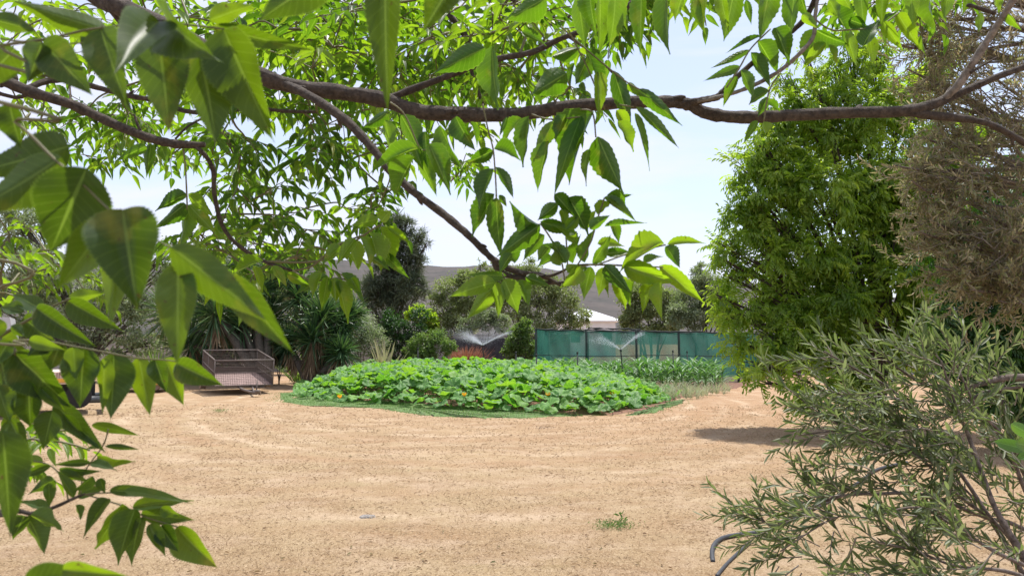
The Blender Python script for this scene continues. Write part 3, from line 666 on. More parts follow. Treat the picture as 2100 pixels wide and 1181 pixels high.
for lab, d, cl, n, m, bs in ol:
    plant('bushy_tree', lab, 'tree', d, [(a, b, r * 1.2) for a, b, r in cl], int(n * 2.0), .13, .055, m, bs, bark=B_GREY, tr=.08, sub=22, subr=.28, nstem=3, group='trees in the row behind the green net')
plant('shrub', 'grey-leaved shrub in the dark hedge behind the left sprinkler mist', 'shrub', 35, [(990, 655, 28), (1025, 665, 24), (955, 665, 20), (1010, 640, 16)], 3500, .09, .045, M_GREY, 995, tr=.05)
plant('shrub', 'bright light-green shrub against the left corner of the green net', 'shrub', 31, [(1065, 690, 26), (1075, 670, 18), (1050, 715, 22), (1080, 715, 22)], 3800, .09, .05, M_LIGHT, 1066, tr=.04)
plant('shrub', 'grey-green mounded shrub right of the leaning yucca trunk', 'shrub', 30, [(740, 680, 44), (720, 650, 34), (765, 700, 34), (700, 700, 30), (730, 720, 34), (775, 725, 22)], 7500, .07, .032, M_GREY, 740, tr=.04)
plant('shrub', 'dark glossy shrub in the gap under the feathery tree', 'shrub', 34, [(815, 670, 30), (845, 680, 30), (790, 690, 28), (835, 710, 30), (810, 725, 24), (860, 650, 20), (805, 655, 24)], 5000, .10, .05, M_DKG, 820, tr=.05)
plant('shrub', 'low light olive shrub before the dark shrub above the pumpkins', 'shrub', 29.5, [(860, 705, 24), (890, 695, 26), (915, 710, 20), (850, 725, 18), (880, 725, 22), (840, 715, 14)], 5200, .075, .04, M_LIGHT, 880, tr=.04)
plant('shrub', 'bright green broadleaf bush beside the trunk of the feathery tree', 'shrub', 38, [(860, 640, 20), (880, 660, 20), (845, 645, 14), (885, 680, 14)], 2600, .13, .08, M_TREE, 868, tr=.04)
plant('broad_tree', 'broad grey-green tree filling the left background behind the yuccas', 'tree', 30, [(60, 470, 70), (20, 560, 80), (140, 600, 80), (230, 600, 60), (270, 660, 56), (180, 680, 60), (90, 560, 60), (290, 620, 40), (330, 560, 40), (345, 520, 34), (250, 560, 50), (60, 680, 60), (-60, 600, 80), (310, 700, 30), (20, 440, 50), (250, 720, 40), (160, 725, 40), (-120, 560, 100)],
      34000, .12, .06, M_GREY, 180, tr=.16, sub=60, subr=.22)
plant('broad_tree', 'olive-green tree behind the tallest yucca on the left', 'tree', 36, [(380, 600, 60), (470, 560, 40), (560, 600, 50), (640, 620, 50), (600, 680, 50), (440, 660, 50), (700, 620, 30), (690, 590, 20), (350, 680, 40)],
      15000, .12, .055, M_OLIVE, 520, tr=.14, sub=30)
plant('dry_bush', 'dry brownish bush by the grey wall under the big green tree', 'dry bush', 33, [(1590, 745, 26), (1620, 735, 26), (1570, 755, 16), (1645, 750, 20)], 3500, .12, .02, leafmat('dry brown foliage', [(.10, .075, .05), (.18, .13, .09), (.27, .2, .14)], [(.2, .15, .08), (.3, .2, .12)], .8, .2), 1605, T_BLADE, tr=.03)
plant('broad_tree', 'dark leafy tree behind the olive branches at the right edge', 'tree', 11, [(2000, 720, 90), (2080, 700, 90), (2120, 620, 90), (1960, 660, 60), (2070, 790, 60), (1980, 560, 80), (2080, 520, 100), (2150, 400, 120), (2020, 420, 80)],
      4200, .24, .2, leafmat('deep green foliage', [(.015, .05, .008), (.035, .09, .015), (.07, .13, .02)], [(.04, .16, .01), (.12, .3, .02)], .45, .35), 2080, spray=T_PIN, bark=B_DARK, tr=.12)  # deeper green leaf colours than the other pinnate-leaved tree
# main green tree on the right
ct = [(1730, 150, 50), (1680, 200, 60), (1620, 260, 60), (1560, 300, 44), (1530, 345, 38), (1600, 340, 60), (1690, 280, 70), (1780, 230, 70), (1850, 200, 60),
      (1545, 410, 50), (1520, 470, 44), (1490, 505, 32), (1590, 450, 60), (1680, 400, 80), (1780, 360, 80), (1870, 330, 70), (1560, 530, 44), (1650, 510, 70), (1760, 480, 80), (1870, 460, 80),
      (1505, 640, 34), (1550, 625, 44), (1620, 610, 60), (1510, 700, 28), (1560, 690, 44), (1640, 680, 60), (1720, 620, 70), (1830, 600, 80), (1920, 560, 70), (1540, 745, 26), (1600, 730, 36), (1720, 710, 60), (1820, 700, 70), (1900, 680, 70),
      (1640, 790, 36, -1.5), (1570, 785, 22, -1.5), (1690, 790, 32, -1), (1610, 160, 24), (1800, 120, 40), (1740, 80, 30), (1660, 130, 22), (1480, 530, 20), (1475, 610, 24), (1500, 570, 26), (1580, 570, 44), (1700, 560, 60), (1820, 420, 70), (1760, 780, 40), (1940, 420, 70), (1960, 300, 70), (1900, 120, 50)]
big = plant('leafy_tree', 'large bright-green pinnate-leaved tree with low hanging branches right of the net', 'tree', 14.0, ct, 10500, .28, .28, M_TREE, 1795, spray=T_PIN, bark=B_DARK, tr=.065, sub=24, droop=.35, subr=.25, thick=1.0)

# ---------------- hedge wall, grey wall, white building ----------------
MWALL = plain('grey cement wall', (.36, .34, .33), .9, 0, .2, 3); MDARKW = plain('dark screen wall', (.045, .043, .048), .9, 0, .3, 4)
g = Geo(); a = on_y(925, 700, 34); b_ = on_y(1100, 700, 34); g.box(((a[0] + b_[0]) / 2, 34, .85), (b_[0] - a[0], .12, 1.7)); g.smooth = False
tag(g.obj('garden_wall', MDARKW), 'dark low garden wall behind the red grass and left sprinkler', 'wall')
g = Geo(); g.smooth = False; g.box((20, 36, .9), (24, .18, 1.9)); g.box((20, 36, 1.88), (24.1, .26, .08))
tag(g.obj('garden_wall', MWALL), 'pale grey cement wall seen beneath the big green tree', 'wall')
g = Geo(); g.smooth = False; g.box((-12, 39, .9), (30, .18, 1.9)); g.box((-12, 39, 1.88), (30.1, .26, .08))
tag(g.obj('garden_wall', MWALL), 'long grey cement wall hidden behind the shrubs on the left', 'wall')
MWHITE = plain('whitewashed wall', (.62, .63, .66), .8, 0, .05, 2); MROOF = plain('white sheet roof', (.74, .76, .80), .45, 0, .04, 4); MGLASS = plain('dark window glass', (.02, .025, .03), .1)
YH = 75; hx0 = (1150 - CX) / F * YH; hx1 = (1262 - CX) / F * YH; zc = 1.6 + (698 - 657) / F * YH; zr = 1.6 + (698 - 631) / F * YH
hb = thing('white_building', 'small white farm building with a pale hipped roof beyond the trees', 'building', ((hx0 + hx1) / 2, YH + 4, 0))
g = Geo(); g.smooth = False; g.box(((hx0 + hx1) / 2, YH + 4, zc / 2), (hx1 - hx0, 8, zc)); g.obj('wall', MWHITE, hb)
g = Geo(); g.smooth = False; e = .4; x0, x1, y0, y1 = hx0 - e, hx1 + e + .2, YH - e, YH + 8 + e
V = [[x0, y0, zc], [x1, y0, zc], [x1, y1, zc], [x0, y1, zc], [x0 + 3, YH + 4, zr], [x1 - 2.9, YH + 4, zr], [x0, y0, zc - .12], [x1, y0, zc - .12], [x1, y1, zc - .12], [x0, y1, zc - .12]]
g.add(V, [[1, 2, 5], [3, 0, 4]], [[0, 1, 5, 4], [2, 3, 4, 5], [6, 7, 1, 0], [7, 8, 2, 1], [8, 9, 3, 2], [9, 6, 0, 3], [6, 9, 8, 7]]); g.obj('roof', MROOF, hb)
for px in (1180, 1245):
    x = (px - CX) / F * YH; g = Geo(); g.smooth = False; g.box((x, YH - .03, zc * .55), (.9, .08, 1.1)); g.obj('window', MGLASS, hb)

# ---------------- red grass clump, pale flax ----------------
def clump(name, label, cat, px, d, n, L, Wd, mat, spread, tpls=T_BLADE, r0=.12):
    x = (px - CX) / F * d; g = Geo(); a = rng.random(n) * 6.283; t = rng.random(n) ** .7 * spread
    ax = np.stack([np.cos(a) * t, np.sin(a) * t, np.ones(n)], -1); P = np.stack([x + rng.normal(0, r0, n), d + rng.normal(0, r0, n), np.zeros(n)], -1)
    nn = np.stack([-np.cos(a), -np.sin(a), t * 0 + .4], -1); scatter(g, tpls, P, nrm(ax), nrm(nn), L * rng.uniform(.6, 1.15, n), Wd * rng.uniform(.7, 1.2, n), rng.random(n))
    return tag(g.obj(name, mat), label, cat)
clump('ornamental_grass', 'reddish upright ornamental grass clump in front of the dark wall', 'grass clump', 958, 31.5, 700, 1.35, .026, M_RED, .42, r0=.2)
clump('flax_plant', 'pale cream striped flax with sword leaves behind the pumpkin mound', 'flax', 790, 27.8, 34, 1.6, .09, M_PALE, .6, [leaf_tpl(6, 2, 0, .4, .06, 0, a=.15, b=.45)])

# ---------------- yuccas ----------------
M_YUC = leafmat('yucca blade', [(.02, .06, .025), (.06, .13, .055), (.13, .21, .10)], [(.04, .12, .02), (.16, .28, .05)], .38, .25)
M_DEAD = leafmat('dead skirt', [(.12, .075, .045), (.26, .18, .11), (.42, .32, .2)], [(.3, .2, .1), (.5, .38, .2)], .8, .2)
T_SW = [leaf_tpl(4, 2, 0, .4, b_, 0, a=.15, b=.5) for b_ in (-.03, .02, .08)]
def yucca(label, stems, d, base):
    bx = (base - CX) / F * d; root = thing('yucca_tree', label, 'yucca', (bx, d, 0), 'yucca trees on the left')
    for (px, py, r, dead, dy) in stems:
        c = on_y(px, py, d + dy); R_ = r / F * d; zlow = c[2] - R_ * 1.3
        g = Geo(); g.tube([[bx, d, -.1], [bx * .6 + c[0] * .4, d + dy * .4, c[2] * .4], c], [.16, .13, .09], 8, 3, False, .12); g.obj('trunk', B_GREY, root)
        n = int(230); u = rand_rot(n); u[:, 2] = u[:, 2] * .9 + .22; u = nrm(u)
        P = c + np.stack([np.zeros(n), np.zeros(n), rng.uniform(-.25, .12, n) * R_], -1) + u * .05
        g = Geo(); scatter(g, T_SW, P, u, nrm(np.array([0, 0, 1.0]) + u * .1 + rand_rot(n) * .5), R_ * rng.uniform(.85, 1.25, n), .055, rng.random(n)); g.obj('leaf_crown', M_YUC, root)
        if dead:
            n = int(170 * dead); a = rng.random(n) * 6.283; ax = np.stack([np.cos(a) * .4, np.sin(a) * .4, -np.ones(n)], -1) + rng.normal(0, .15, (n, 3))
            tt = rng.random(n) * .62 * min(1.0, dead); st = np.array([bx * .6 + c[0] * .4, d + dy * .4, c[2] * .4]); P = c * (1 - tt[:, None]) + st * tt[:, None]
            P[:, 2] -= .12 * R_; Ld = R_ * rng.uniform(.6, 1.0, n); Ld = np.minimum(Ld, P[:, 2] * .98 + .05)
            g = Geo(); scatter(g, T_SW, P, nrm(ax), nrm(np.stack([np.cos(a), np.sin(a), a * 0 + .3], -1)), Ld, .045, rng.random(n)); g.obj('dead_leaf_skirt', M_DEAD, root)
yucca('dark green yucca thicket overhanging the wire-sided trailer', [(400, 560, 70, 0, .5), (440, 640, 78, .3, 0), (480, 700, 80, 0, 1.2), (390, 700, 74, .3, 1.2), (520, 600, 66, .4, .8), (350, 640, 70, 0, 1.5), (450, 580, 60, 0, 1.4), (560, 560, 60, 0, 1.6), (550, 650, 56, 1.2, .9), (500, 545, 44, 0, 1.8), (425, 745, 58, .4, 1.8), (495, 660, 60, 0, .6), (560, 700, 50, .5, 1.3)], 26.2, 545)
yucca('yucca with tan dead-leaf skirts leaning right of the trailer', [(660, 645, 58, 1.6, 0), (640, 690, 62, 1.3, -.2), (615, 610, 54, .9, .5), (700, 660, 46, 1.2, .4), (600, 560, 46, .3, .9), (690, 700, 44, 1.4, .2), (590, 700, 44, 1.4, .5), (720, 640, 40, .4, .8), (700, 720, 38, 1, -.4)], 26.5, 640)
clump('young_yucca', 'small bright yucca rosette low between the two yucca trees', 'yucca', 612, 28.5, 60, 1.5, .05, M_LIGHT, 1.3, T_SW)
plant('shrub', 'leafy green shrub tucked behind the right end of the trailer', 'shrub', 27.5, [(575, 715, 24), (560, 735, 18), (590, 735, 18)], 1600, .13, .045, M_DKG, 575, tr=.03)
clump('palm_shrub', 'bright fan of green blades in the shrubs left of the yuccas', 'palm shrub', 325, 29, 120, 1.5, .045, M_LIGHT, 1.2, T_SW)

# ================= WIRE-SIDED TRAILER =================
MPIPE = plain('galvanised pipe', (.15, .12, .105), .6, .2); MFLOOR = plain('pinkish plywood floor', (.24, .165, .15), .8, 0, .2, 5); MTYRE = plain('tyre rubber', (.025, .023, .022), .85); MRIM = plain('rusty wheel rim', (.20, .14, .11), .7)
MMESH = plain('rusty wire mesh', (.085, .06, .048), .7)
def wheel(root, c, r, w, axis=(1, 0, 0), rim=MRIM):
    a = nrm(axis); c = np.array(c, float); g = Geo(); pr = [(-.5, .62), (-.5, .9), (-.38, .99), (0, 1.0), (.38, .99), (.5, .9), (.5, .62)]
    g.tube([c + a * w * p for p, _ in pr], [r * q for _, q in pr], 26, 1, False); g.obj('tyre', MTYRE, root)
    g = Geo(); g.tube([c + a * w * p for p in (-.44, -.43, -.2, .2, .43, .44)], [r * .62, r * .64, r * .5, r * .5, r * .64, r * .62], 22, 1, True); g.tube([c - a * w * .5, c + a * w * .5], r * .16, 10, 1); g.obj('rim', rim, root)
tl = thing('wire_trailer', 'small tipped farm trailer with wire-mesh sides parked under the yuccas', 'trailer', (-8.2, 23.4, 0))
pit = math.radians(6.5); RX = np.array([[1, 0, 0], [0, math.cos(pit), -math.sin(pit)], [0, math.sin(pit), math.cos(pit)]]); RZ = (lambda a: np.array([[math.cos(a), -math.sin(a), 0], [math.sin(a), math.cos(a), 0], [0, 0, 1]]))(math.radians(30)); RM = RZ @ RX
O = np.array([-8.0, 22.7, .26])
def T(x, y, z): return O + RM @ np.array([x, y, z])
w2, ln, hh = .84, 2.4, .76
g = Geo(); g.smooth = False; g.box(T(0, ln / 2, .0), (2 * w2, ln, .04), RM); g.obj('floor', MFLOOR, tl)
g = Geo(); g.smooth = False; g.box(T(0, ln / 2, .07), (.001, .001, .001)); 
for sx in (-1, 1): g.box(T(sx * w2, ln / 2, .11), (.03, ln, .20), RM)
g.box(T(0, ln, .11), (2 * w2 - .04, .03, .20), RM); g.obj('side_board', MMESH, tl)
g = Geo()
for z, rr_ in ((hh, .022), (.40, .016), (.0, .022)):
    g.tube([T(-w2, 0, z), T(w2, 0, z)], rr_, 6, 1); g.tube([T(-w2, ln, z), T(w2, ln, z)], rr_, 6, 1)
    for sx in (-1, 1): g.tube([T(sx * w2, 0, z), T(sx * w2, ln, z)], rr_, 6, 1)
for x, y in ((-w2, 0), (w2, 0), (-w2, ln), (w2, ln), (-w2, ln / 2), (w2, ln / 2), (-.62, -.02), (.62, -.02)):
    if abs(x) < w2: continue
    g.tube([T(x, y, 0), T(x, y, hh)], .016, 6, 1)
g.obj('pipe_frame', MPIPE, tl)
g = Geo()
def grid(a, b_, z0, z1, st=.05):
    n = int(np.linalg.norm(np.array(b_) - np.array(a)) / st)
    for i in range(n + 1):
        t = i / n; x = a[0] * (1 - t) + b_[0] * t; y = a[1] * (1 - t) + b_[1] * t; g.tube([T(x, y, z0), T(x, y, z1)], .005, 3, 1, False)
    for k in range(int((z1 - z0) / st) + 1): g.tube([T(a[0], a[1], z0 + k * st), T(b_[0], b_[1], z0 + k * st)], .005, 3, 1, False)
grid((-w2, 0), (w2, 0), 0, hh); grid((-w2, ln), (w2, ln), 0, hh); grid((-w2, 0), (-w2, ln), 0, hh); grid((w2, 0), (w2, ln), 0, hh)
g.obj('wire_mesh', MMESH, tl)
for sx in (-1, 1):
    c = T(sx * (w2 + .13), ln * .55, -.06); c[2] = .27; wheel(tl, c, .27, .17, RM @ np.array([1.0, 0, 0]))
    g = Geo(); g.tube([T(sx * (w2 + .13), ln * .55 + dy, dz) for dy, dz in ((-.36, .05), (-.28, .24), (0, .34), (.28, .24), (.36, .05))], .02, 5, 2)
    g.obj('mudguard_rail', MMESH, tl)
g = Geo(); g.tube([T(-.1, .5, -.08), (-7.85, 22.2, .17), (-7.35, 21.8, .10)], .035, 7, 2); g.tube([T(.3, .4, -.06), (-7.4, 21.85, .12)], .03, 6, 1); g.obj('drawbar', MPIPE, tl)
g = Geo(); g.tube([(-7.33, 21.8, .05), (-7.30, 21.8, .45)], .022, 7, 1); g.box((-7.33, 21.78, .12), (.2, .12, .09)); g.tube([(-7.36, 21.78, .14), (-7.22, 21.72, .16)], .05, 8, 1); g.obj('coupling', MPIPE, tl)
c = np.array([-7.24, 21.85, .09]); wheel(tl, c, .09, .05)

# ================= WHITE AND ORANGE FARM TRUCK =================
MVW = plain('white van paint', (.42, .42, .44), .35, 0, .05, 2); MORG = plain('orange painted board', (.72, .36, .05), .6, 0, .12, 8); MCREAM = plain('faded cream board', (.62, .50, .42), .7, 0, .12, 10); MBLACK = plain('black underbody', (.015, .015, .016), .8); MBUMP = plain('dark bumper steel', (.06, .065, .07), .4, .3)
YT = 15.4
def X(px, y=YT): return (px - CX) / F * y
tk = thing('farm_truck', 'white-cabbed farm truck with an orange-striped load bed at the left edge', 'truck', (X(0), YT + .6, 0))
g = Geo(); g.smooth = False; xa, xb = X(-330), X(100); zz = lambda py, y=YT + .9: 1.6 + (698 - py) / F * y
yc = YT + .9; xb = X(98, yc)
# cab shell
prof = [(xa, zz(762)), (xa, zz(660)), (xa + .25, zz(650)), (X(80, yc), zz(650)), (X(90, yc), zz(700)), (xb, zz(708)), (xb, zz(762))]
n = len(prof); V = [[p[0], yc, p[1]] for p in prof] + [[p[0], yc + 1.7, p[1]] for p in prof]
g.add(V, [[0, 1, 2], [0, 2, 3], [0, 3, 4], [0, 4, 6], [4, 5, 6], [n, n + 2, n + 1], [n, n + 3, n + 2], [n, n + 4, n + 3], [n, n + 6, n + 4], [n + 4, n + 6, n + 5]], [[i, i + n, (i + 1) % n + n, (i + 1) % n] for i in range(n)])
g.obj('cab', MVW, tk)
for (p0, p1) in ((-60, 28), (38, 70), (-180, -72)):
    g = Geo(); g.smooth = False; x0, x1 = X(p0, yc), X(p1, yc); g.add([[x0, yc - .02, zz(699)], [x1 + (.12 if p0 == 38 else 0), yc - .02, zz(699)], [x1, yc - .02, zz(668)], [x0, yc - .02, zz(668)], [x0, yc + .02, zz(699)], [x1 + (.12 if p0 == 38 else 0), yc + .02, zz(699)], [x1, yc + .02, zz(668)], [x0, yc + .02, zz(668)]], None, [[0, 1, 2, 3], [0, 4, 5, 1], [1, 5, 6, 2], [2, 6, 7, 3], [3, 7, 4, 0]]); g.obj('window', MGLASS, tk)
g = Geo(); g.box((X(0, yc), yc - .03, zz(706)), (1.4, .04, .05)); g.obj('trim_strip', MBUMP, tk)
zb = lambda py: 1.6 + (698 - py) / F * YT
g = Geo(); g.smooth = False; g.box(((X(-330) + X(156)) / 2, YT + .85, (zb(779) + zb(765)) / 2), (X(156) - X(-330), 1.7, zb(765) - zb(779))); g.obj('load_bed_board', MCREAM, tk)
g = Geo(); g.smooth = False; g.box(((X(-330) + X(155)) / 2, YT + .85, (zb(787) + zb(779)) / 2), (X(155) - X(-330), 1.74, zb(779) - zb(787))); g.obj('orange_stripe', MORG, tk)
g = Geo(); g.smooth = False; g.box(((X(-330) + X(150)) / 2, YT + .85, (zb(792) + zb(787)) / 2), (X(150) - X(-330), 1.66, zb(787) - zb(791))); g.obj('lower_rail', MCREAM, tk)
g = Geo(); g.smooth = False; g.box(((X(-330) + X(165)) / 2, YT + .95, .62), (X(165) - X(-330), 1.3, .38)); g.box((X(185), YT + .9, .55), (.12, 1.0, .3)); g.obj('chassis', MBLACK, tk)
g = Geo(); g.box(((X(120) + X(213)) / 2, YT + .2, zb(827)), (X(213) - X(120), .12, .14)); g.box(((X(120) + X(213)) / 2, YT + 1.55, zb(827)), (X(213) - X(120), .12, .14)); g.box((X(212), YT + .87, zb(827)), (.08, 1.4, .14)); g.obj('bumper_bar', MBUMP, tk)
wheel(tk, (X(172) - .13, YT + .25, .40), .40, .26, (0, 1, 0), MBLACK); wheel(tk, (X(172) - .13, YT + 1.5, .40), .40, .26, (0, 1, 0), MBLACK); wheel(tk, (X(-230), YT + .25, .40), .40, .26, (0, 1, 0))
MINK = plain('faded brown lettering', (.22, .10, .10), .8)
cu = bpy.data.curves.new('lettering', 'FONT'); cu.body = '\u221fINIC'; cu.body = 'LINI'; cu.size = .16; cu.extrude = .003; cu.align_x = 'LEFT'
tmp = bpy.data.objects.new('tmp', cu); lm = bpy.data.meshes.new_from_object(tmp); bpy.data.objects.remove(tmp); lt = bpy.data.objects.new('lettering', lm); COL.objects.link(lt); lm.materials.clear(); lm.materials.append(MINK)
lt.parent = tk; lt.location = (X(108) - ORI[tk.name][0], YT - .006 - ORI[tk.name][1], zb(778)); lt.rotation_euler = (math.pi / 2, 0, 0)
tk.rotation_euler = (0, 0, math.radians(30)); tk.location.x -= .5
# small orange-edged cart beyond
YC = 23.5; ck = thing('orange_cart', 'low orange-edged cart with small black wheels left of the wire trailer', 'cart', (X(290, YC), YC + .6, 0))
g = Geo(); g.smooth = False; zq = lambda py: 1.6 + (698 - py) / F * YC; g.box(((X(225, YC) + X(336, YC)) / 2, YC + .6, (zq(788) + zq(781)) / 2), (X(336, YC) - X(225, YC), 1.2, zq(781) - zq(788))); g.obj('side_rail', MORG, ck)
g = Geo(); g.smooth = False; g.box(((X(225, YC) + X(334, YC)) / 2, YC + .6, (zq(781) + zq(772)) / 2 + .02), (X(334, YC) - X(225, YC), 1.15, .12)); g.obj('bed', MBUMP, ck)
for px in (245, 322):
    for dy in (.1, 1.1): wheel(ck, (X(px, YC), YC + dy, .17), .17, .1, (0, 1, 0))
g = Geo(); g.smooth = False; g.box(((X(225, YC) + X(334, YC)) / 2, YC + .6, .24), (1.4, .9, .08)); g.obj('axle_frame', MBLACK, ck)

# ================= SMALL THINGS ON THE GROUND =================
MHOSE = plain('dusty black hose', (.035, .038, .045), .6, 0, .3, 60)
def hose(pts, r, label):
    P = []
    for p in pts:
        q = gp(*p[:2]); q[2] = float(ground_h(q[0], q[1])) + r + (p[2] if len(p) > 2 else 0); P.append(q)
    g = Geo(); g.tube(P, r, 9, 6, True, .02); tag(g.obj('garden_hose', MHOSE), label, 'hose')
hose([(1462, 1152, -.02), (1462, 1128), (1480, 1108), (1520, 1098), (1570, 1090), (1620, 1070), (1665, 1048), (1710, 1022), (1745, 998), (1765, 985), (1800, 965), (1860, 950)], .018, 'thick black hose curving over the dry grass under the olive bush')
hose([(1470, 1185), (1490, 1160), (1515, 1135), (1538, 1114)], .012, 'short thin grey pipe piece lying below the thick hose')
def tuft(px, py, n, L, mat, label, r0, tp=T_LEN):
    q = gp(px, py); g = Geo(); k = n; P = np.stack([q[0] + rng.normal(0, r0, k), q[1] + rng.normal(0, r0 * .7, k), rng.random(k) * L * .8 + .01], -1)
    scatter(g, tp, P, rand_rot(k) * .8 + np.array([0, 0, .4]), rand_rot(k), L * .45, L * .13, rng.random(k)); return tag(g.obj('weed', mat), label, 'weed')
tuft(1258, 1082, 420, .045, MTURF, 'small green weed tuft growing in the dry grass foreground', .085)
tuft(1274, 1074, 16, .10, MTURF, 'thin upright green sprig behind the small weed tuft', .022)
tuft(452, 845, 120, .07, MTURF, 'tiny green weed in the dry grass before the trailer', .09)
o = tuft(1112, 880, 90, .05, plain('dark dry litter', (.09, .05, .03), .9), 'small dark clump of dead twigs below the pumpkin mound', .10, T_BLADE); o.name = 'twig_heap'; o['category'] = 'twigs'
q = gp(753, 1060); g = Geo(); u = []
nn_ = 12
r_ = np.random.default_rng(5); na, nb = 14, 5; V_ = [[q[0], q[1], .022]]
for b_ in range(1, nb + 1):
    for a_ in range(na):
        th = a_ / na * 6.283; rr_ = (.055 + .012 * math.sin(2 * th + 1) + .008 * math.sin(5 * th)) * (b_ / nb) ** .7 * (1 + r_.normal(0, .05))
        V_.append([q[0] + rr_ * 1.25 * math.cos(th), q[1] + rr_ * math.sin(th), .022 * (1 - (b_ / nb) ** 2.2) + r_.normal(0, .0015) - (.01 if b_ == nb else 0)])
g.add(V_, [[0, 1 + a_, 1 + (a_ + 1) % na] for a_ in range(na)], [[1 + b_ * na + a_, 1 + (b_ + 1) * na + a_, 1 + (b_ + 1) * na + (a_ + 1) % na, 1 + b_ * na + (a_ + 1) % na] for b_ in range(nb - 1) for a_ in range(na)]); g.smooth = False; tag(g.obj('stone', plain('grey stone', (.24, .22, .20), .9, 0, .3, 60)), 'flat grey stone half sunk in the dry grass left of centre', 'stone')
g = Geo(); tt_ = rng.random((420, 2)); yl = 4.8 + 11 * tt_[:, 0] ** 1.5; xl_ = (tt_[:, 1] * 2 - 1) * yl * .7
scatter(g, T_LEN, np.stack([xl_, yl, ground_h(xl_, yl) + .012], -1), nrm(np.stack([rng.normal(size=420), rng.normal(size=420), np.zeros(420)], -1)), nrm(np.array([0, 0, 1.0]) + rand_rot(420) * .4), rng.uniform(.02, .055, 420), rng.uniform(.008, .02, 420), rng.random(420))
tag(g.obj('leaf_litter', leafmat('fallen leaves', [(.10, .055, .025), (.28, .17, .08), (.08, .10, .03)], [(.2, .1, .05), (.3, .2, .1)], .8, .2)), 'scattered dry brown fallen leaves over the yard', 'fallen leaves', None, 'stuff')
# ================= FOREGROUND ASH TREE =================
B_BR = barkmat('brown branch bark', (.032, .022, .017), (.12, .09, .07), 90, .9)
B_GR = barkmat('grey branch bark', (.09, .075, .065), (.30, .26, .235), 70, .4)
LF = leafmat('ash leaf', [(.024, .058, .012), (.038, .088, .016), (.06, .12, .02)], [(.09, .23, .004), (.19, .39, .008), (.36, .58, .012)], .38, .52, .5, .5)
LFN = leafmat('near ash leaf', [(.02, .050, .018), (.03, .07, .018), (.045, .10, .02)], [(.09, .165, .003), (.15, .25, .004), (.30, .45, .008)], .45, .52, .4, .45)
TW = plain('green brown twig', (.13, .12, .05), .6)
TRP = (-2.1, 1.2, 0)
ash = thing('ash_tree', 'nearby ash tree framing the view with arching brown branches and hanging serrated leaflets', 'tree', TRP)
g = Geo(); g.tube([(-2.1, 1.2, -.2), (-2.08, 1.2, .8), (-2.15, 1.25, 1.8), (-2.05, 1.3, 2.8), (-2.1, 1.3, 4.4)], [.2, .16, .145, .12, .06], 16, 5, True, .04); g.obj('trunk', B_BR, ash)
BR = []   # all branch sample points
def branch(pts, dm, mat=B_BR, start=None, name='branch', bump=.05, n=12):
    """pts (px,py,d,diameter_px) seen in the photo, at their real depth"""
    P = [at(p[0], p[1], p[2]) for p in pts]; r = [p[3] * .465 / F * p[2] for p in pts]
    if start is not None: P = [np.array(s[:3], float) for s in start] + P; r = [s[3] for s in start] + r
    g = Geo(); Q = g.tube(P, r, n, 6, True, bump)
    if max(r) > .006 and name == 'branch':   # knots and broken twig stubs
        for i in range(4, len(Q) - 3, 7):
            if rng.random() < .6:
                t_ = nrm(Q[i + 1] - Q[i - 1]); u_ = nrm(np.cross(t_, rng.normal(size=3))); rr_ = np.interp(i, np.linspace(0, len(Q) - 1, len(r)), r)
                ln_ = rr_ * rng.choice([1.25, 1.4, 2.4], p=[.5, .3, .2]); g.tube([Q[i] + u_ * rr_ * .4 - t_ * rr_, Q[i] + u_ * ln_ * .85, Q[i] + u_ * ln_ + t_ * rr_ * .7], [rr_ * .7, rr_ * .42, rr_ * .15], 7, 2)
    o = g.obj(name, mat, ash); BR.append(Q); return o
brA = branch([(150, -40, 1.75, 46), (240, 12, 1.7, 42), (330, 52, 1.66, 40), (450, 115, 1.62, 38), (580, 172, 1.6, 35), (700, 190, 1.6, 33), (790, 206, 1.6, 34), (850, 228, 1.6, 33), (930, 234, 1.6, 31), (1050, 236, 1.6, 31), (1150, 222, 1.6, 29), (1250, 213, 1.6, 27), (1350, 209, 1.6, 26), (1410, 214, 1.6, 28), (1450, 233, 1.6, 27), (1520, 241, 1.6, 27), (1600, 238, 1.6, 27), (1720, 232, 1.6, 26), (1870, 226, 1.6, 25), (1960, 195, 1.6, 18), (2040, 160, 1.6, 15), (2150, 120, 1.6, 13)], 0, B_BR, [(-2.07, 1.3, 2.7, .06), (-1.5, 1.55, 2.75, .05)])
branch([(1850, 228, 1.6, 20), (1900, 236, 1.6, 20), (1960, 242, 1.6, 16), (2020, 252, 1.6, 14), (2070, 275, 1.6, 14), (2150, 325, 1.62, 12)], 0)
branch([(1930, 208, 1.6, 12), (1965, 175, 1.58, 18), (2000, 122, 1.56, 17), (2040, 60, 1.54, 15), (2090, -20, 1.5, 14), (2130, -100, 1.5, 12)], 0, B_GR)
branch([(1990, 150, 1.56, 6), (2020, 132, 1.56, 5), (2045, 118, 1.56, 3)], 0)
branch([(790, 205, 1.6, 14), (850, 182, 1.6, 16), (930, 152, 1.58, 14), (1010, 124, 1.56, 13), (1090, 108, 1.55, 14), (1150, 80, 1.54, 12), (1230, 50, 1.52, 13), (1290, 12, 1.5, 12), (1330, -30, 1.5, 11)], 0)
branch([(575, 168, 1.6, 18), (640, 200, 1.55, 20), (710, 248, 1.5, 20), (760, 300, 1.48, 18), (800, 350, 1.46, 18), (850, 395, 1.44, 18), (905, 436, 1.42, 17), (960, 482, 1.4, 16), (1000, 522, 1.4, 15), (1030, 545, 1.4, 15), (1070, 560, 1.4, 12), (1110, 565, 1.4, 12), (1150, 585, 1.4, 8)], 0)
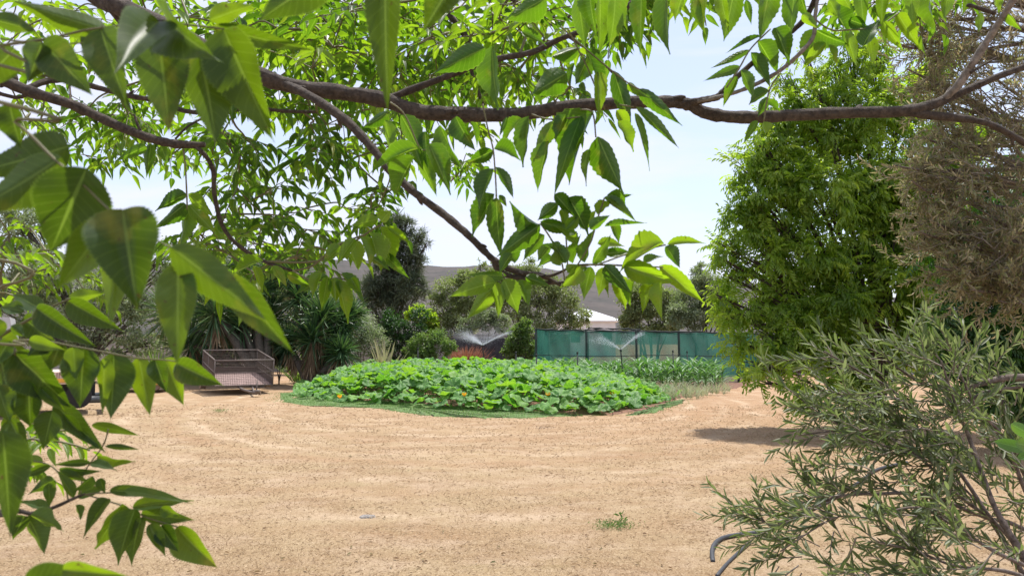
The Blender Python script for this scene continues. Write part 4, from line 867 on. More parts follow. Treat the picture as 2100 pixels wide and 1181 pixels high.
branch([(1010, 528, 1.4, 10), (1020, 550, 1.4, 13), (1045, 566, 1.4, 12), (1085, 572, 1.4, 10), (1125, 580, 1.4, 8), (1158, 578, 1.4, 4)], 0)
branch([(1030, 545, 1.4, 8), (1080, 562, 1.4, 8), (1130, 565, 1.38, 7), (1180, 545, 1.36, 5), (1240, 543, 1.34, 4), (1290, 545, 1.32, 3)], 0)
branch([(1400, 212, 1.6, 16), (1440, 206, 1.58, 16), (1475, 196, 1.57, 15), (1510, 160, 1.56, 13), (1560, 115, 1.55, 12), (1610, 75, 1.54, 12), (1650, 40, 1.53, 12), (1680, -20, 1.5, 11)], 0)
branch([(1430, 208, 1.58, 8), (1480, 198, 1.56, 9), (1540, 178, 1.54, 9), (1600, 145, 1.52, 9), (1640, 110, 1.5, 9), (1668, 75, 1.5, 9), (1672, 30, 1.5, 8), (1680, -20, 1.5, 8)], 0, B_GR)
E = branch([(-60, 145, 1.9, 26), (0, 163, 1.9, 25), (60, 188, 1.9, 24), (150, 216, 1.9, 22), (250, 262, 1.9, 21), (330, 290, 1.9, 19), (380, 297, 1.9, 17), (420, 297, 1.9, 12)], 0, B_BR, [(-2.12, 1.25, 2.2, .05)])
branch([(55, 182, 1.9, 12), (100, 166, 1.95, 13), (150, 166, 2, 12), (200, 180, 2, 12), (260, 196, 2, 11), (320, 207, 2, 11), (380, 228, 2, 10), (450, 232, 2, 9), (510, 222, 2, 9), (580, 228, 2, 8), (650, 230, 2, 6)], 0)
branch([(395, 296, 1.9, 9), (420, 318, 1.9, 10), (437, 350, 1.92, 10), (440, 400, 1.94, 10), (455, 460, 1.96, 9), (485, 500, 1.98, 9), (540, 535, 2, 8), (600, 555, 2, 5)], 0)
branch([(545, 536, 2, 5), (620, 538, 2, 5), (670, 530, 2, 5), (720, 500, 2, 5), (765, 470, 2, 4), (782, 460, 2, 3)], 0, TW)
branch([(600, 555, 2, 4), (640, 545, 2, 5), (690, 505, 2, 5), (745, 482, 2, 4)], 0, TW)
branch([(895, -30, 1.9, 14), (915, 20, 1.9, 13), (945, 60, 1.9, 14), (960, 90, 1.9, 14), (968, 150, 1.9, 8), (985, 200, 1.9, 8), (992, 215, 1.9, 4)], 0)
branch([(1030, -10, 1.8, 9), (1080, 15, 1.8, 8), (1110, 32, 1.8, 8), (1160, 38, 1.8, 7), (1175, 20, 1.8, 4)], 0)
branch([(1095, 35, 1.8, 5), (1130, 50, 1.8, 7), (1160, 72, 1.8, 5), (1220, 115, 1.75, 4), (1255, 150, 1.7, 3)], 0)
branch([(1980, 50, 1.55, 8), (2040, 28, 1.5, 9), (1990, 12, 1.5, 9), (1985, 14, 1.5, 6)][1:], 0)
branch([(145, 215, 1.9, 6), (142, 170, 2, 4), (128, 100, 2, 4)], 0)
branch([(300, 285, 1.9, 7), (285, 262, 1.9, 6), (275, 235, 1.9, 5)], 0)
branch([(360, 285, 1.92, 5), (385, 260, 1.95, 5), (420, 240, 2, 5)], 0)
branch([(60, 192, 1.9, 8), (30, 200, 1.9, 8), (-40, 180, 1.9, 9)], 0)
branch([(-80, 1060, .85, 8), (-20, 1050, .85, 9), (35, 1047, .85, 10), (65, 1052, .85, 9), (105, 1042, .85, 8), (150, 1022, .85, 7), (175, 1012, .85, 4)], 0, B_BR, [(-2.1, 1.25, 1.5, .03), (-1.3, 1.05, 1.35, .015)])
branch([(-60, 735, .8, 8), (0, 690, .8, 7), (60, 655, .8, 6), (100, 632, .8, 5), (145, 612, .8, 4)], 0, TW, [(-2.12, 1.25, 1.7, .03), (-1.2, .95, 1.6, .012)])
branch([(-60, 700, .75, 6), (30, 698, .75, 5), (95, 700, .75, 4), (150, 710, .75, 4), (215, 722, .75, 4), (280, 734, .75, 4), (340, 738, .75, 3), (385, 745, .75, 2)], 0, TW, [(-1.2, .95, 1.65, .01)])
branch([(-60, 118, .62, 7), (0, 95, .6, 7), (100, 80, .6, 6), (190, 60, .6, 5), (325, 48, .6, 5), (460, 60, .6, 4)], 0, TW, [(-1.5, .9, 2.2, .02)])
branch([(0, 80, .62, 4), (90, 90, .62, 5), (190, 88, .62, 3)], 0, TW)
branch([(-80, 190, .55, 9), (30, 250, .54, 7), (110, 325, .53, 6), (160, 368, .52, 5), (232, 437, .5, 5), (300, 480, .5, 4), (350, 508, .5, 4)], 0, TW, [(-1.4, .8, 2.05, .015)])
branch([(700, -60, .65, 8), (790, -45, .62, 5), (830, -50, .6, 5), (930, -32, .6, 4)], 0, TW, [(-.6, .75, 2.2, .01)])
branch([(-60, 520, 1.2, 7), (0, 590, 1.2, 6), (40, 560, 1.25, 4)], 0, TW, [(-2.1, 1.3, 1.9, .02)])

BATCH = {}
def leaf(b, t, w, d, roll=None, dt=None, var=None, tpl=None, key='A'):
    d2 = d + (dt if dt is not None else rng.uniform(-.25, .25) * np.hypot(t[0] - b[0], t[1] - b[1]) / F * d)
    B = at(b[0], b[1], d); T_ = at(t[0], t[1], d2); axv = T_ - B; Lg = np.linalg.norm(axv)
    view = nrm(CAM - B); roll = rng.uniform(-.75, .75) if roll is None else roll
    y = nrm(axv); z0 = nrm(view - y * np.dot(view, y)); x0 = np.cross(y, z0)
    nn = z0 * math.cos(roll) + x0 * math.sin(roll)
    if nn[2] < 0 and rng.random() < .75: nn = -nn
    BATCH.setdefault(key, []).append((B, axv, nn, Lg, w / F * d / max(.55, abs(math.cos(roll))), rng.random() if var is None else var))
def leaves(s, d, **k):
    for q in s: leaf((q[0], q[1]), (q[2], q[3]), q[4] * (.88 if k.get('key') == 'A' else .97), d + rng.normal(0, .02 * d), var=(q[5] if len(q) > 5 else None), **k)
# --- very near, left and top
leaves([(207, 61, 257, 217, 86, .35), (322, 58, 355, 280, 108, .3), (405, 92, 455, 302, 110, .25), (460, 62, 556, 290, 116, .5), (88, 88, 188, 196, 80, .2), (85, 90, 58, 172, 72, .2), (-20, 40, 82, 64, 40, .2), (215, 62, 38, 12, 56, .6), (165, 75, 282, 242, 46, .1), (30, 100, -50, 190, 70, .5)], .6, roll=.25, key='N')
leaves([(325, 45, 250, 102, 84, .2), (342, 42, 418, 116, 92, .2)], .58, dt=-.09, roll=.5, key='N')
leaves([(680, -60, 528, 46, 90, .1), (440, 58, 648, 108, 44, .3), (790, -70, 789, 224, 72, .4), (930, -35, 868, 58, 76, .3), (430, 42, 522, 8, 44, .8)], .62, roll=.2, key='N')
leaves([(140, 300, -50, 362, 98, .2), (125, 322, -50, 445, 104, .5), (20, 215, 40, 305, 60, .1)], .55, roll=.4, key='N')
leaves([(178, 345, 100, 522, 150, 0.0), (232, 445, 108, 600, 84, .7), (252, 430, 278, 634, 138, 0.02), (238, 470, 232, 668, 62, .85), (366, 540, 362, 755, 82, .6), (350, 506, 558, 662, 82, .55), (462, 560, 600, 730, 66, .15)], .5, roll=.15, key='N')
leaves([(5, 885, 25, 1095, 82, .15), (50, 1195, 195, 1172, 70, .1), (130, 1168, 258, 1182, 44, .9)], .5, roll=.2, key='N')
# --- left, sheen-lit sprays
leaves([(140, 617, 248, 680, 48, .2), (75, 632, 184, 710, 52, .1), (48, 652, 116, 706, 48, .1), (88, 636, 20, 596, 38, .2), (50, 640, -6, 624, 32, .2), (140, 617, 224, 596, 28, .8), (0, 690, -30, 640, 40, .8), (22, 668, 52, 690, 26, .2)], .8, roll=.3, key='N')
leaves([(95, 700, 57, 730, 38, .1), (126, 702, 100, 760, 56, .2), (172, 713, 163, 838, 76, .15), (150, 712, 157, 782, 38, .9), (233, 723, 232, 858, 76, .15), (214, 735, 212, 848, 34, 1), (284, 732, 309, 854, 50, .95), (318, 737, 341, 806, 44, .15), (338, 735, 375, 832, 56, .9), (362, 745, 452, 791, 52, .3), (20, 698, -20, 760, 40, .5), (60, 698, 130, 718, 30, .9)], .75, roll=.2, key='N')
leaves([(-5, 712, 30, 842, 74, .1), (30, 724, 148, 840, 86, .1), (-10, 685, 60, 736, 46, .8), (52, 785, 86, 821, 22, 1), (84, 796, 134, 846, 24, .9), (60, 800, 60, 878, 56, .2), (108, 842, 88, 922, 54, .3), (112, 828, 212, 928, 44, .2), (140, 870, 210, 920, 26, .9), (20, 860, 62, 942, 46, .5), (-5, 790, 20, 868, 54, .6), (0, 830, 50, 850, 30, .4), (35, 850, 5, 905, 34, .6), (130, 850, 175, 900, 30, .3), (-10, 890, 30, 930, 34, .5)], .8, key='N', roll=.2)
leaves([(188, 872, 292, 888, 22), (215, 915, 295, 919, 13), (200, 935, 274, 950, 24), (186, 950, 240, 963, 20), (207, 920, 175, 918, 19), (186, 948, 106, 952, 16), (105, 955, 36, 980, 20), (88, 948, 12, 940, 22), (122, 967, 188, 985, 20), (122, 962, 200, 972, 20), (110, 985, 60, 1010, 26), (100, 990, 102, 1040, 24), (205, 980, 215, 1012, 22), (190, 975, 150, 1012, 22),
        (222, 1022, 170, 1092, 30), (250, 1032, 197, 1129, 46), (277, 1043, 234, 1154, 52), (290, 1060, 261, 1151, 42), (272, 1040, 395, 1021, 27), (290, 1052, 399, 1067, 34), (305, 1075, 341, 1141, 30), (330, 1078, 366, 1132, 42, 0), (363, 1080, 440, 1168, 58), (225, 1005, 346, 1012, 24), (255, 1006, 391, 1022, 20), (55, 1058, 101, 1132, 46), (62, 1055, 137, 1086, 34), (50, 1057, 26, 1106, 34), (102, 1045, 34, 1023, 24), (155, 1035, 168, 1066, 15), (150, 1020, 120, 960, 22), (330, 1040, 370, 1058, 26, .9), (160, 1015, 215, 1000, 26), (70, 890, 130, 900, 30), (150, 880, 190, 900, 24)], .85, key='N')
for a in ([(170, 1012), (250, 1036), (300, 1060), (365, 1080)], [(160, 1015), (215, 1010), (290, 1012)], [(165, 1015), (170, 975), (186, 948), (212, 912), (222, 880)], [(140, 1025), (130, 985), (105, 955), (70, 945)]):
    branch([(x, y, .85, 3.2) for x, y in a], 0, TW)
# --- middle: hanging below and above the long branch
leaves([(1010, 95, 1012, 228, 54), (995, 98, 888, 152, 58, .1), (1162, 150, 1088, 196, 66, .2), (1218, 230, 1148, 368, 70, .15), (1226, 280, 1276, 395, 66, .15), (1200, 100, 1246, 202, 40, 0), (1258, 145, 1296, 267, 42, 0), (1226, 148, 1231, 242, 32, .9), (1288, 170, 1332, 206, 22), (1310, 183, 1398, 258, 34, .1), (1304, 220, 1400, 303, 22, .3), (1302, 232, 1341, 344, 20, .4), (1264, 226, 1290, 274, 30, 1), (1266, 250, 1302, 310, 26, .8),
        (1192, 238, 1128, 396, 50, .4), (1137, 248, 1094, 324, 38, .6), (1126, 290, 1093, 389, 30, .5), (1085, 238, 1070, 344, 32, .3), (1070, 243, 1022, 294, 24, .3), (1212, 305, 1193, 384, 26, .7), (1040, 240, 1023, 282, 12, .1), (1160, 235, 1135, 290, 34, .1),
        (1011, 309, 956, 336, 34, .1), (1013, 306, 1071, 322, 34, .2), (1013, 346, 971, 428, 38, .1), (1016, 343, 1060, 408, 22, 0), (1014, 398, 966, 485, 38, .1), (1018, 405, 1021, 527, 40, .15), (1023, 400, 1040, 425, 16, .2),
        (822, 236, 872, 322, 46, .2), (880, 296, 925, 398, 46, .4), (903, 258, 945, 350, 42, .3), (858, 320, 897, 404, 40, .6), (935, 240, 969, 310, 36, .1), (872, 270, 877, 348, 28, 0), (797, 228, 744, 266, 28, .1), (857, 306, 752, 340, 30, .5), (850, 322, 799, 402, 42, .5), (790, 246, 804, 318, 32, .7), (965, 250, 985, 300, 14), (850, 300, 868, 350, 30),
        (1190, 98, 1124, 124, 34, .3), (1206, 116, 1180, 178, 42, .2), (1071, 66, 1121, 90, 28, .2), (1195, 168, 1200, 190, 16, .2), (1120, -5, 1036, 46, 56, .3), (1185, -10, 1200, 100, 46, .6), (1230, -15, 1233, 114, 44, .7), (1262, -10, 1258, 97, 40, .7), (1210, -10, 1216, 70, 40, .4), (1316, -15, 1312, 112, 38, .5), (1366, -20, 1357, 124, 38, .5), (1338, -20, 1356, 50, 34, .05), (1280, 10, 1286, 66, 20, .7), (1290, 0, 1275, 40, 20, .7), (1400, -10, 1384, 42, 30, .8)], 1.35, key='A')
for a in ([(990, 214), (1000, 262), (1011, 305), (1015, 345), (1017, 380), (1018, 405)], [(1165, 60), (1185, 100), (1205, 140), (1240, 225)], [(1150, 55), (1200, 100), (1258, 148), (1290, 172), (1312, 184)], [(1190, 225), (1215, 232), (1222, 282)], [(800, 210), (830, 236), (862, 305), (880, 300)], [(1270, 215), (1300, 220)], [(1090, 235), (1130, 245), (1190, 240)]):
    branch([(x, y, 1.35, 3.5) for x, y in a], 0, TW)
leaves([(1104, 460, 1041, 424, 36, .2), (1108, 460, 1018, 527, 50, .35), (1117, 482, 1067, 533, 40, .4), (1128, 500, 1102, 536, 28, .5), (1145, 418, 1102, 452, 34, .2), (1165, 405, 1212, 480, 44, 0), (1138, 398, 1180, 446, 32, .1), (1108, 455, 1182, 476, 32, .2), (1240, 405, 1306, 448, 24, .8), (1240, 404, 1300, 400, 20, .1), (1240, 465, 1327, 455, 16, .3), (1245, 400, 1290, 430, 30, .3),
        (1362, 500, 1264, 543, 44, 1), (1280, 544, 1388, 582, 52, 1), (1352, 545, 1447, 622, 38, 1), (1368, 502, 1452, 489, 20, 1), (1365, 505, 1396, 548, 30, .05), (1240, 545, 1293, 602, 38, .05), (1190, 548, 1154, 592, 42, .95), (1212, 547, 1194, 615, 38, .6), (1240, 548, 1227, 607, 38, .95), (1262, 562, 1284, 634, 42, 1), (1303, 572, 1284, 628, 26, .6), (1337, 578, 1316, 642, 34, .9), (1358, 578, 1356, 657, 34, 1), (1250, 560, 1243, 610, 22, .7),
        (1038, 565, 956, 564, 24, .2), (1016, 578, 919, 605, 42, .8), (1009, 594, 958, 654, 40, .85), (1018, 578, 1027, 652, 38, .8), (1033, 572, 1067, 643, 42, .7), (1060, 575, 1088, 627, 34, .5), (1078, 568, 1128, 586, 26, .2), (1050, 520, 1020, 560, 30, .2), (1055, 540, 1030, 510, 30, .2),
        (1150, 545, 1145, 500, 26), (1160, 540, 1130, 490, 30), (1175, 540, 1190, 480, 32), (1200, 538, 1215, 470, 34, .6), (1215, 540, 1255, 480, 30), (1180, 500, 1150, 470, 28), (1195, 470, 1220, 430, 30), (1160, 470, 1190, 440, 30), (1210, 470, 1250, 440, 26), (1225, 440, 1255, 410, 24), (1180, 480, 1130, 455, 26, .7), (1225, 500, 1285, 500, 26), (1240, 520, 1300, 515, 26, .1), (1255, 455, 1270, 500, 24, .5), (1150, 520, 1110, 500, 24, .1), (1310, 510, 1340, 490, 24, .1), (1320, 540, 1360, 520, 22, .2), (1165, 560, 1185, 540, 20), (1135, 530, 1100, 545, 24, .2), (1200, 425, 1190, 470, 24), (1150, 430, 1160, 475, 26, .8), (1180, 560, 1210, 545, 20)], 1.33, key='A')
for a in ([(1158, 575), (1150, 530), (1130, 490), (1108, 458)], [(1160, 570), (1200, 545), (1285, 545), (1360, 548)], [(1180, 550), (1210, 500), (1225, 450), (1240, 405)], [(1165, 560), (1160, 480), (1150, 420), (1140, 398)], [(1220, 545), (1290, 520), (1365, 502)], [(1030, 560), (1035, 572)]):
    branch([(x, y, 1.33, 3.5) for x, y in a], 0, TW)
# --- top right hanging leaflets
leaves([(1430, -10, 1437, 70, 22), (1450, -10, 1441, 64, 30), (1508, -30, 1484, 87, 52, .6), (1478, -10, 1492, 64, 30), (1530, 0, 1541, 52, 18), (1580, -40, 1560, 90, 48, .6), (1632, -30, 1615, 82, 40, .5), (1560, 75, 1488, 108, 12, 0), (1537, 103, 1455, 145, 18, .3), (1518, 137, 1445, 163, 24, .4), (1555, 85, 1596, 152, 40, .3), (1540, 108, 1582, 182, 34, .3), (1520, 143, 1549, 203, 28, .4), (1512, 158, 1482, 220, 24, .5), (1590, 58, 1622, 128, 40, .2), (1578, 186, 1530, 213, 28, .2), (1574, 200, 1554, 240, 24, .2), (1570, 210, 1600, 228, 16, .2), (1566, 250, 1571, 276, 22, 1), (1553, 248, 1524, 293, 18, .4),
        (1673, 60, 1644, 137, 36, .4), (1692, 88, 1643, 142, 26, 1), (1672, 62, 1737, 99, 36, .2), (1698, 93, 1719, 137, 18, .9), (1736, 68, 1755, 134, 26, .9), (1781, 70, 1797, 137, 24, .9), (1812, 45, 1850, 104, 28, .9), (1840, 28, 1887, 102, 34, 1), (1765, -15, 1771, 57, 32, .6), (1810, -15, 1808, 57, 28, .7), (1866, -20, 1874, 52, 32, .8), (1905, -20, 1909, 67, 34, .6), (1945, -20, 1936, 44, 28, .8), (1705, 18, 1744, 64, 42, .05), (1740, 40, 1780, 55, 30, 0), (1770, 95, 1800, 35, 34, 0), (1800, 52, 1842, 22, 26, 0), (2012, 25, 2006, 70, 18, .9), (2065, 28, 2095, 64, 18, .7), (1700, 0, 1722, 40, 28, .9), (1985, -5, 1975, 30, 20), (1890, -20, 1850, 20, 26), (1640, -20, 1652, 40, 30), (1720, -20, 1745, 20, 30, .8), (2040, -10, 2050, 30, 20, .9), (1645, 30, 1680, 60, 24), (1690, 30, 1770, 20, 22, .9)], 1.5, key='A')
for a in ([(1580, 60), (1540, 100), (1515, 142), (1490, 180)], [(1600, 150), (1578, 186), (1566, 250)], [(1660, 30), (1700, 60), (1740, 62), (1800, 55), (1842, 28)], [(1400, -12), (1480, -12), (1640, -20)], [(1740, -15), (1870, -18), (1990, -10)]):
    branch([(x, y, 1.5, 3.5) for x, y in a], 0, TW)
# --- left middle fan and right-hand tip of the left branches
leaves([(382, 398, 318, 432, 30), (380, 418, 314, 471, 38), (382, 428, 376, 510, 32), (386, 420, 445, 481, 36), (386, 398, 445, 445, 34), (300, 300, 239, 328, 26, .3), (310, 295, 300, 365, 26, .3), (330, 300, 345, 335, 28, .5), (715, 495, 736, 556, 32, .9), (738, 486, 768, 548, 34, .9), (760, 477, 783, 560, 38, .9), (780, 465, 815, 548, 36, .9), (795, 466, 843, 500, 18, 1), (775, 450, 718, 462, 28, .8), (728, 490, 690, 540, 30, .8), (782, 455, 800, 430, 26, 1), (785, 520, 838, 570, 26, .3), (765, 530, 800, 552, 24, .2), (700, 505, 660, 540, 30, .7), (672, 566, 605, 603, 32, .2), (672, 566, 660, 640, 30, .7), (685, 570, 690, 620, 34, .8), (690, 575, 720, 660, 34, .9), (700, 560, 750, 625, 30, .2), (720, 570, 738, 600, 26, .8), (660, 560, 640, 610, 26, .9), (540, 535, 460, 560, 26, .8), (520, 545, 540, 600, 20, .9), (560, 545, 590, 590, 24, .8), (590, 560, 640, 590, 24, .7)], 1.9, key='A')
for a in ([(384, 430), (383, 400), (380, 340), (375, 298)], [(600, 555), (640, 575), (690, 570)], [(690, 570), (720, 575)]):
    branch([(x, y, 1.9, 3.5) for x, y in a], 0, TW)

# --- compound leaves generated on twigs
def compound(p, d, npair, Ll, Wl, droop, key, var, grav=.5):
    d = nrm(np.asarray(d, float)); q = np.array(p, float); sp = Ll * .55; pts = [q.copy()]
    side = nrm(np.cross(d, [0, 0, 1.0]) + 1e-3)
    step0 = sp * 1.0
    for k in range(npair + 1):
        d = nrm(d + np.array([0, 0, -grav * .22])); q = q + d * (step0 if k == 0 else sp); pts.append(q.copy())
        upv = np.cross(side, d)
        sgn = (-1, 1) if k < npair else (0,)
        for s in sgn:
            dirn = nrm(d * (.55 if s else 1) + side * s * .85 + np.array([0, 0, -droop]) + rng.normal(0, .12, 3))
            nn = nrm(upv * .8 + np.array([0, 0, .4]) + rng.normal(0, .25, 3) - side * s * droop * .0)
            ll = Ll * rng.uniform(.8, 1.15) * (1 if k else .85)
            BATCH.setdefault(key, []).append((q + dirn * .004, dirn, nn, ll, Wl * rng.uniform(.85, 1.15), np.clip(var + rng.normal(0, .15), 0, 1)))
    return pts
GT = Geo()
TWP = []
def nearest_branch(c):
    best = None; bd = 1e9
    for Q in BR + TWP[-60:]:
        dd = np.linalg.norm(Q - c, axis=1); i = dd.argmin()
        if dd[i] < bd: bd = dd[i]; best = Q[i]
    return best
def cluster(px, py, d, n, Lpx, key='B', droop=.5, var=None, c3=None, link=True, L3=None):
    c = at(px, py, d) if c3 is None else np.array(c3); Ll = Lpx / F * d if L3 is None else L3
    b = nearest_branch(c)
    if link:
        ln_ = np.linalg.norm(c - b); m = (b + c) / 2 + rng.normal(0, .10 * ln_, 3) + [0, 0, .08 * ln_]; m2 = (m + c) / 2 + rng.normal(0, .05 * ln_, 3)
        Qt = GT.tube([b, m, m2, c], [.0036, .003, .0025, .0018], 5, 5, False); TWP.append(Qt[4:])
    base = nrm(c - b) if link else np.array([0, 0, 0])
    for i in range(n):
        a = i * 2.399 + rng.uniform(0, .6); dv = np.array([math.cos(a), math.sin(a), rng.uniform(-.25, .5)]) + base * .6
        v = rng.random() if var is None else np.clip(var + rng.normal(0, .2), 0, 1)
        pts = compound(c, dv, rng.integers(2, 4), Ll * rng.uniform(.8, 1.2), Ll * .29, droop * rng.uniform(.5, 1.6), key, v)
        GT.tube(pts, [.0016] * len(pts), 4, 1, False)
# dense ceiling of leaves, top left to top centre
C_ = []
for (x0, x1, y0, y1, n, dlo, dhi, lp) in [
    (380, 760, -20, 100, 22, 1.9, 3.0, 58), (560, 900, 0, 190, 22, 1.8, 3.0, 56), (840, 1120, -20, 170, 22, 1.6, 2.6, 56), (1050, 1300, -40, 60, 9, 1.6, 2.4, 56),
    (0, 380, -20, 170, 20, 2.2, 3.4, 46), (150, 560, 180, 330, 14, 2.4, 3.6, 42), (440, 720, 180, 330, 15, 2.0, 3.0, 52), (700, 860, 230, 330, 6, 2.2, 3.2, 44), (60, 330, 215, 300, 7, 3.0, 4.0, 34),
    (350, 720, 340, 520, 18, 2.2, 3.2, 48), (400, 700, 470, 560, 9, 2.0, 2.8, 50), (620, 800, 380, 470, 8, 2.4, 3.2, 44), (860, 1000, 150, 260, 6, 1.8, 2.4, 52), (1060, 1240, 120, 250, 5, 1.7, 2.3, 50), (0, 110, 170, 300, 4, 2.4, 3.2, 36), (1680, 1960, -40, 20, 7, 1.7, 2.3, 46), (1280, 1640, -60, -20, 7, 1.7, 2.1, 50), (860, 960, 330, 400, 3, 2.6, 3.2, 34)]:
    for i in range(n): C_.append((rng.uniform(x0, x1), rng.uniform(y0, y1), rng.uniform(dlo, dhi), lp))
for (x, y) in [(500, 60), (560, 110), (620, 60), (640, 140), (700, 50), (740, 110), (880, 60), (930, 110), (1060, 150), (480, 150), (700, 160), (1010, 30), (820, 150), (40, 140), (110, 60), (330, 150)]: C_.append((x, y, rng.uniform(1.85, 2.15), 64))
C_.sort(key=lambda q: q[2])
for (x, y, d, lp) in C_:
    if rng.random() < .9: cluster(x, y, d, 4, lp * .86, var=rng.choice([.15, .5, .9]))
# young yellow-green sprays low on the left
for (x, y, d, lp, n) in [(20, 480, 2.2, 34, 5), (60, 560, 2.2, 34, 5), (10, 600, 1.6, 40, 5), (110, 540, 2.4, 34, 4), (150, 560, 2.2, 34, 5), (170, 590, 2.4, 30, 4), (60, 470, 2.6, 28, 4), (190, 540, 2.5, 30, 4), (10, 530, 1.4, 50, 4), (60, 900, 1.1, 44, 4), (30, 950, 1.1, 40, 4), (90, 880, 1.2, 36, 3)]:
    cluster(x, y, d, n, lp, var=.85)
# crown above and behind the frame, giving the shade the near leaves stand in
for i in range(52):
    x = rng.uniform(-3.2, 1.6); y = rng.uniform(-1.8, 2.6); z = 1.9 + .5 * max(y, 0) + rng.uniform(.55, 2.4) + (.4 if y < .5 else 0)
    cluster(0, 0, 0, 5, 0, key='B', c3=(x, y, z), L3=.10, link=(i % 3 == 0))
GT.obj('twigs', TW, ash)
def flush(key, tpls, mat, name):
    b = BATCH.get(key)
    g = Geo(); scatter(g, tpls, np.array([q[0] for q in b]), np.array([q[1] for q in b]), np.array([q[2] for q in b]), np.array([q[3] for q in b]), np.array([q[4] for q in b]), np.array([q[5] for q in b]))
    o = g.obj(name, mat, ash); o['kind'] = 'stuff'; return o
bn = BATCH['N']; BATCH['N'] = []
# the largest near leaflets are parts of their own
for i, q in enumerate(bn):
    g = Geo(); scatter(g, [T_NEAR[i % 8]], q[0][None], q[1][None], q[2][None], np.array([q[3]]), np.array([q[4]]), np.array([q[5]])); g.obj('leaflet', LFN, ash)
flush('A', T_MID, LF, 'hanging_leaflets').__class__
flush('B', T_MID if True else T_FAR, LF, 'leaf_sprays')

# ================= OLIVES =================
M_OLV = leafmat('olive leaf', [(.045, .07, .028), (.085, .115, .05), (.22, .24, .15)], [(.14, .22, .04), (.24, .34, .08), (.34, .42, .14)], .5, .34, .0, .5)
M_BRN = leafmat('dry olive leaf', [(.11, .10, .05), (.23, .20, .12), (.14, .17, .07), (.44, .38, .26)], [(.30, .24, .10), (.45, .37, .18), (.30, .38, .10), (.6, .48, .28)], .42, .42, .0, .5)
B_OL = barkmat('olive bark', (.07, .05, .042), (.24, .19, .16), 60, .5)
B_OLT = plain('olive twig', (.22, .185, .15), .7, 0, .3, 60)
def shoots(starts, gl, gt, L0, npairs, Ll, Wl, curve=.12, var=None, splay=.6, tw=.0022):
    for (p, d) in starts:
        d = nrm(np.array(d, float)); p = np.array(p, float); n = int(npairs * rng.uniform(.6, 1.3)); step = L0 / npairs; pts = [p.copy()]; roll = rng.random() * 6
        Ps, As, Ns, Ls, Vs = [], [], [], [], []
        for k in range(n):
            d = nrm(d + rng.normal(0, curve, 3) * .6 + np.array([0, 0, -.01])); p = p + d * step; pts.append(p.copy())
            roll += 1.57 + rng.normal(0, .2); s = nrm(np.cross(d, [math.cos(roll), math.sin(roll), .3]))
            for sg in (-1, 1):
                if rng.random() < .12: continue
                a = nrm(d * 1.0 + s * sg * splay + rng.normal(0, .12, 3)); Ps.append(p); As.append(a); Ns.append(nrm(np.cross(a, np.cross(d, s) * 1.0) * sg + np.array([0, 0, .6]) + rng.normal(0, .4, 3))); Ls.append(Ll * rng.uniform(.6, 1.15) * (1 - .4 * max(0, k / n - .7))); Vs.append(rng.random() if var is None else np.clip(var + rng.normal(0, .2), 0, 1))
        if len(Ps): scatter(gl, T_NARROW, np.array(Ps), np.array(As), np.array(Ns), np.array(Ls), np.array(Ls) * Wl, np.array(Vs))
        m = len(pts); gt.tube(pts[::2] if m > 4 else pts, np.linspace(tw, tw * .4, len(pts[::2] if m > 4 else pts)), 4, 1, False)
bush = thing('olive_bush', 'bushy green olive with slender silvery leaves filling the lower right corner', 'olive bush', (2.9, 3.0, 0))
gl = Geo(); gt = Geo()
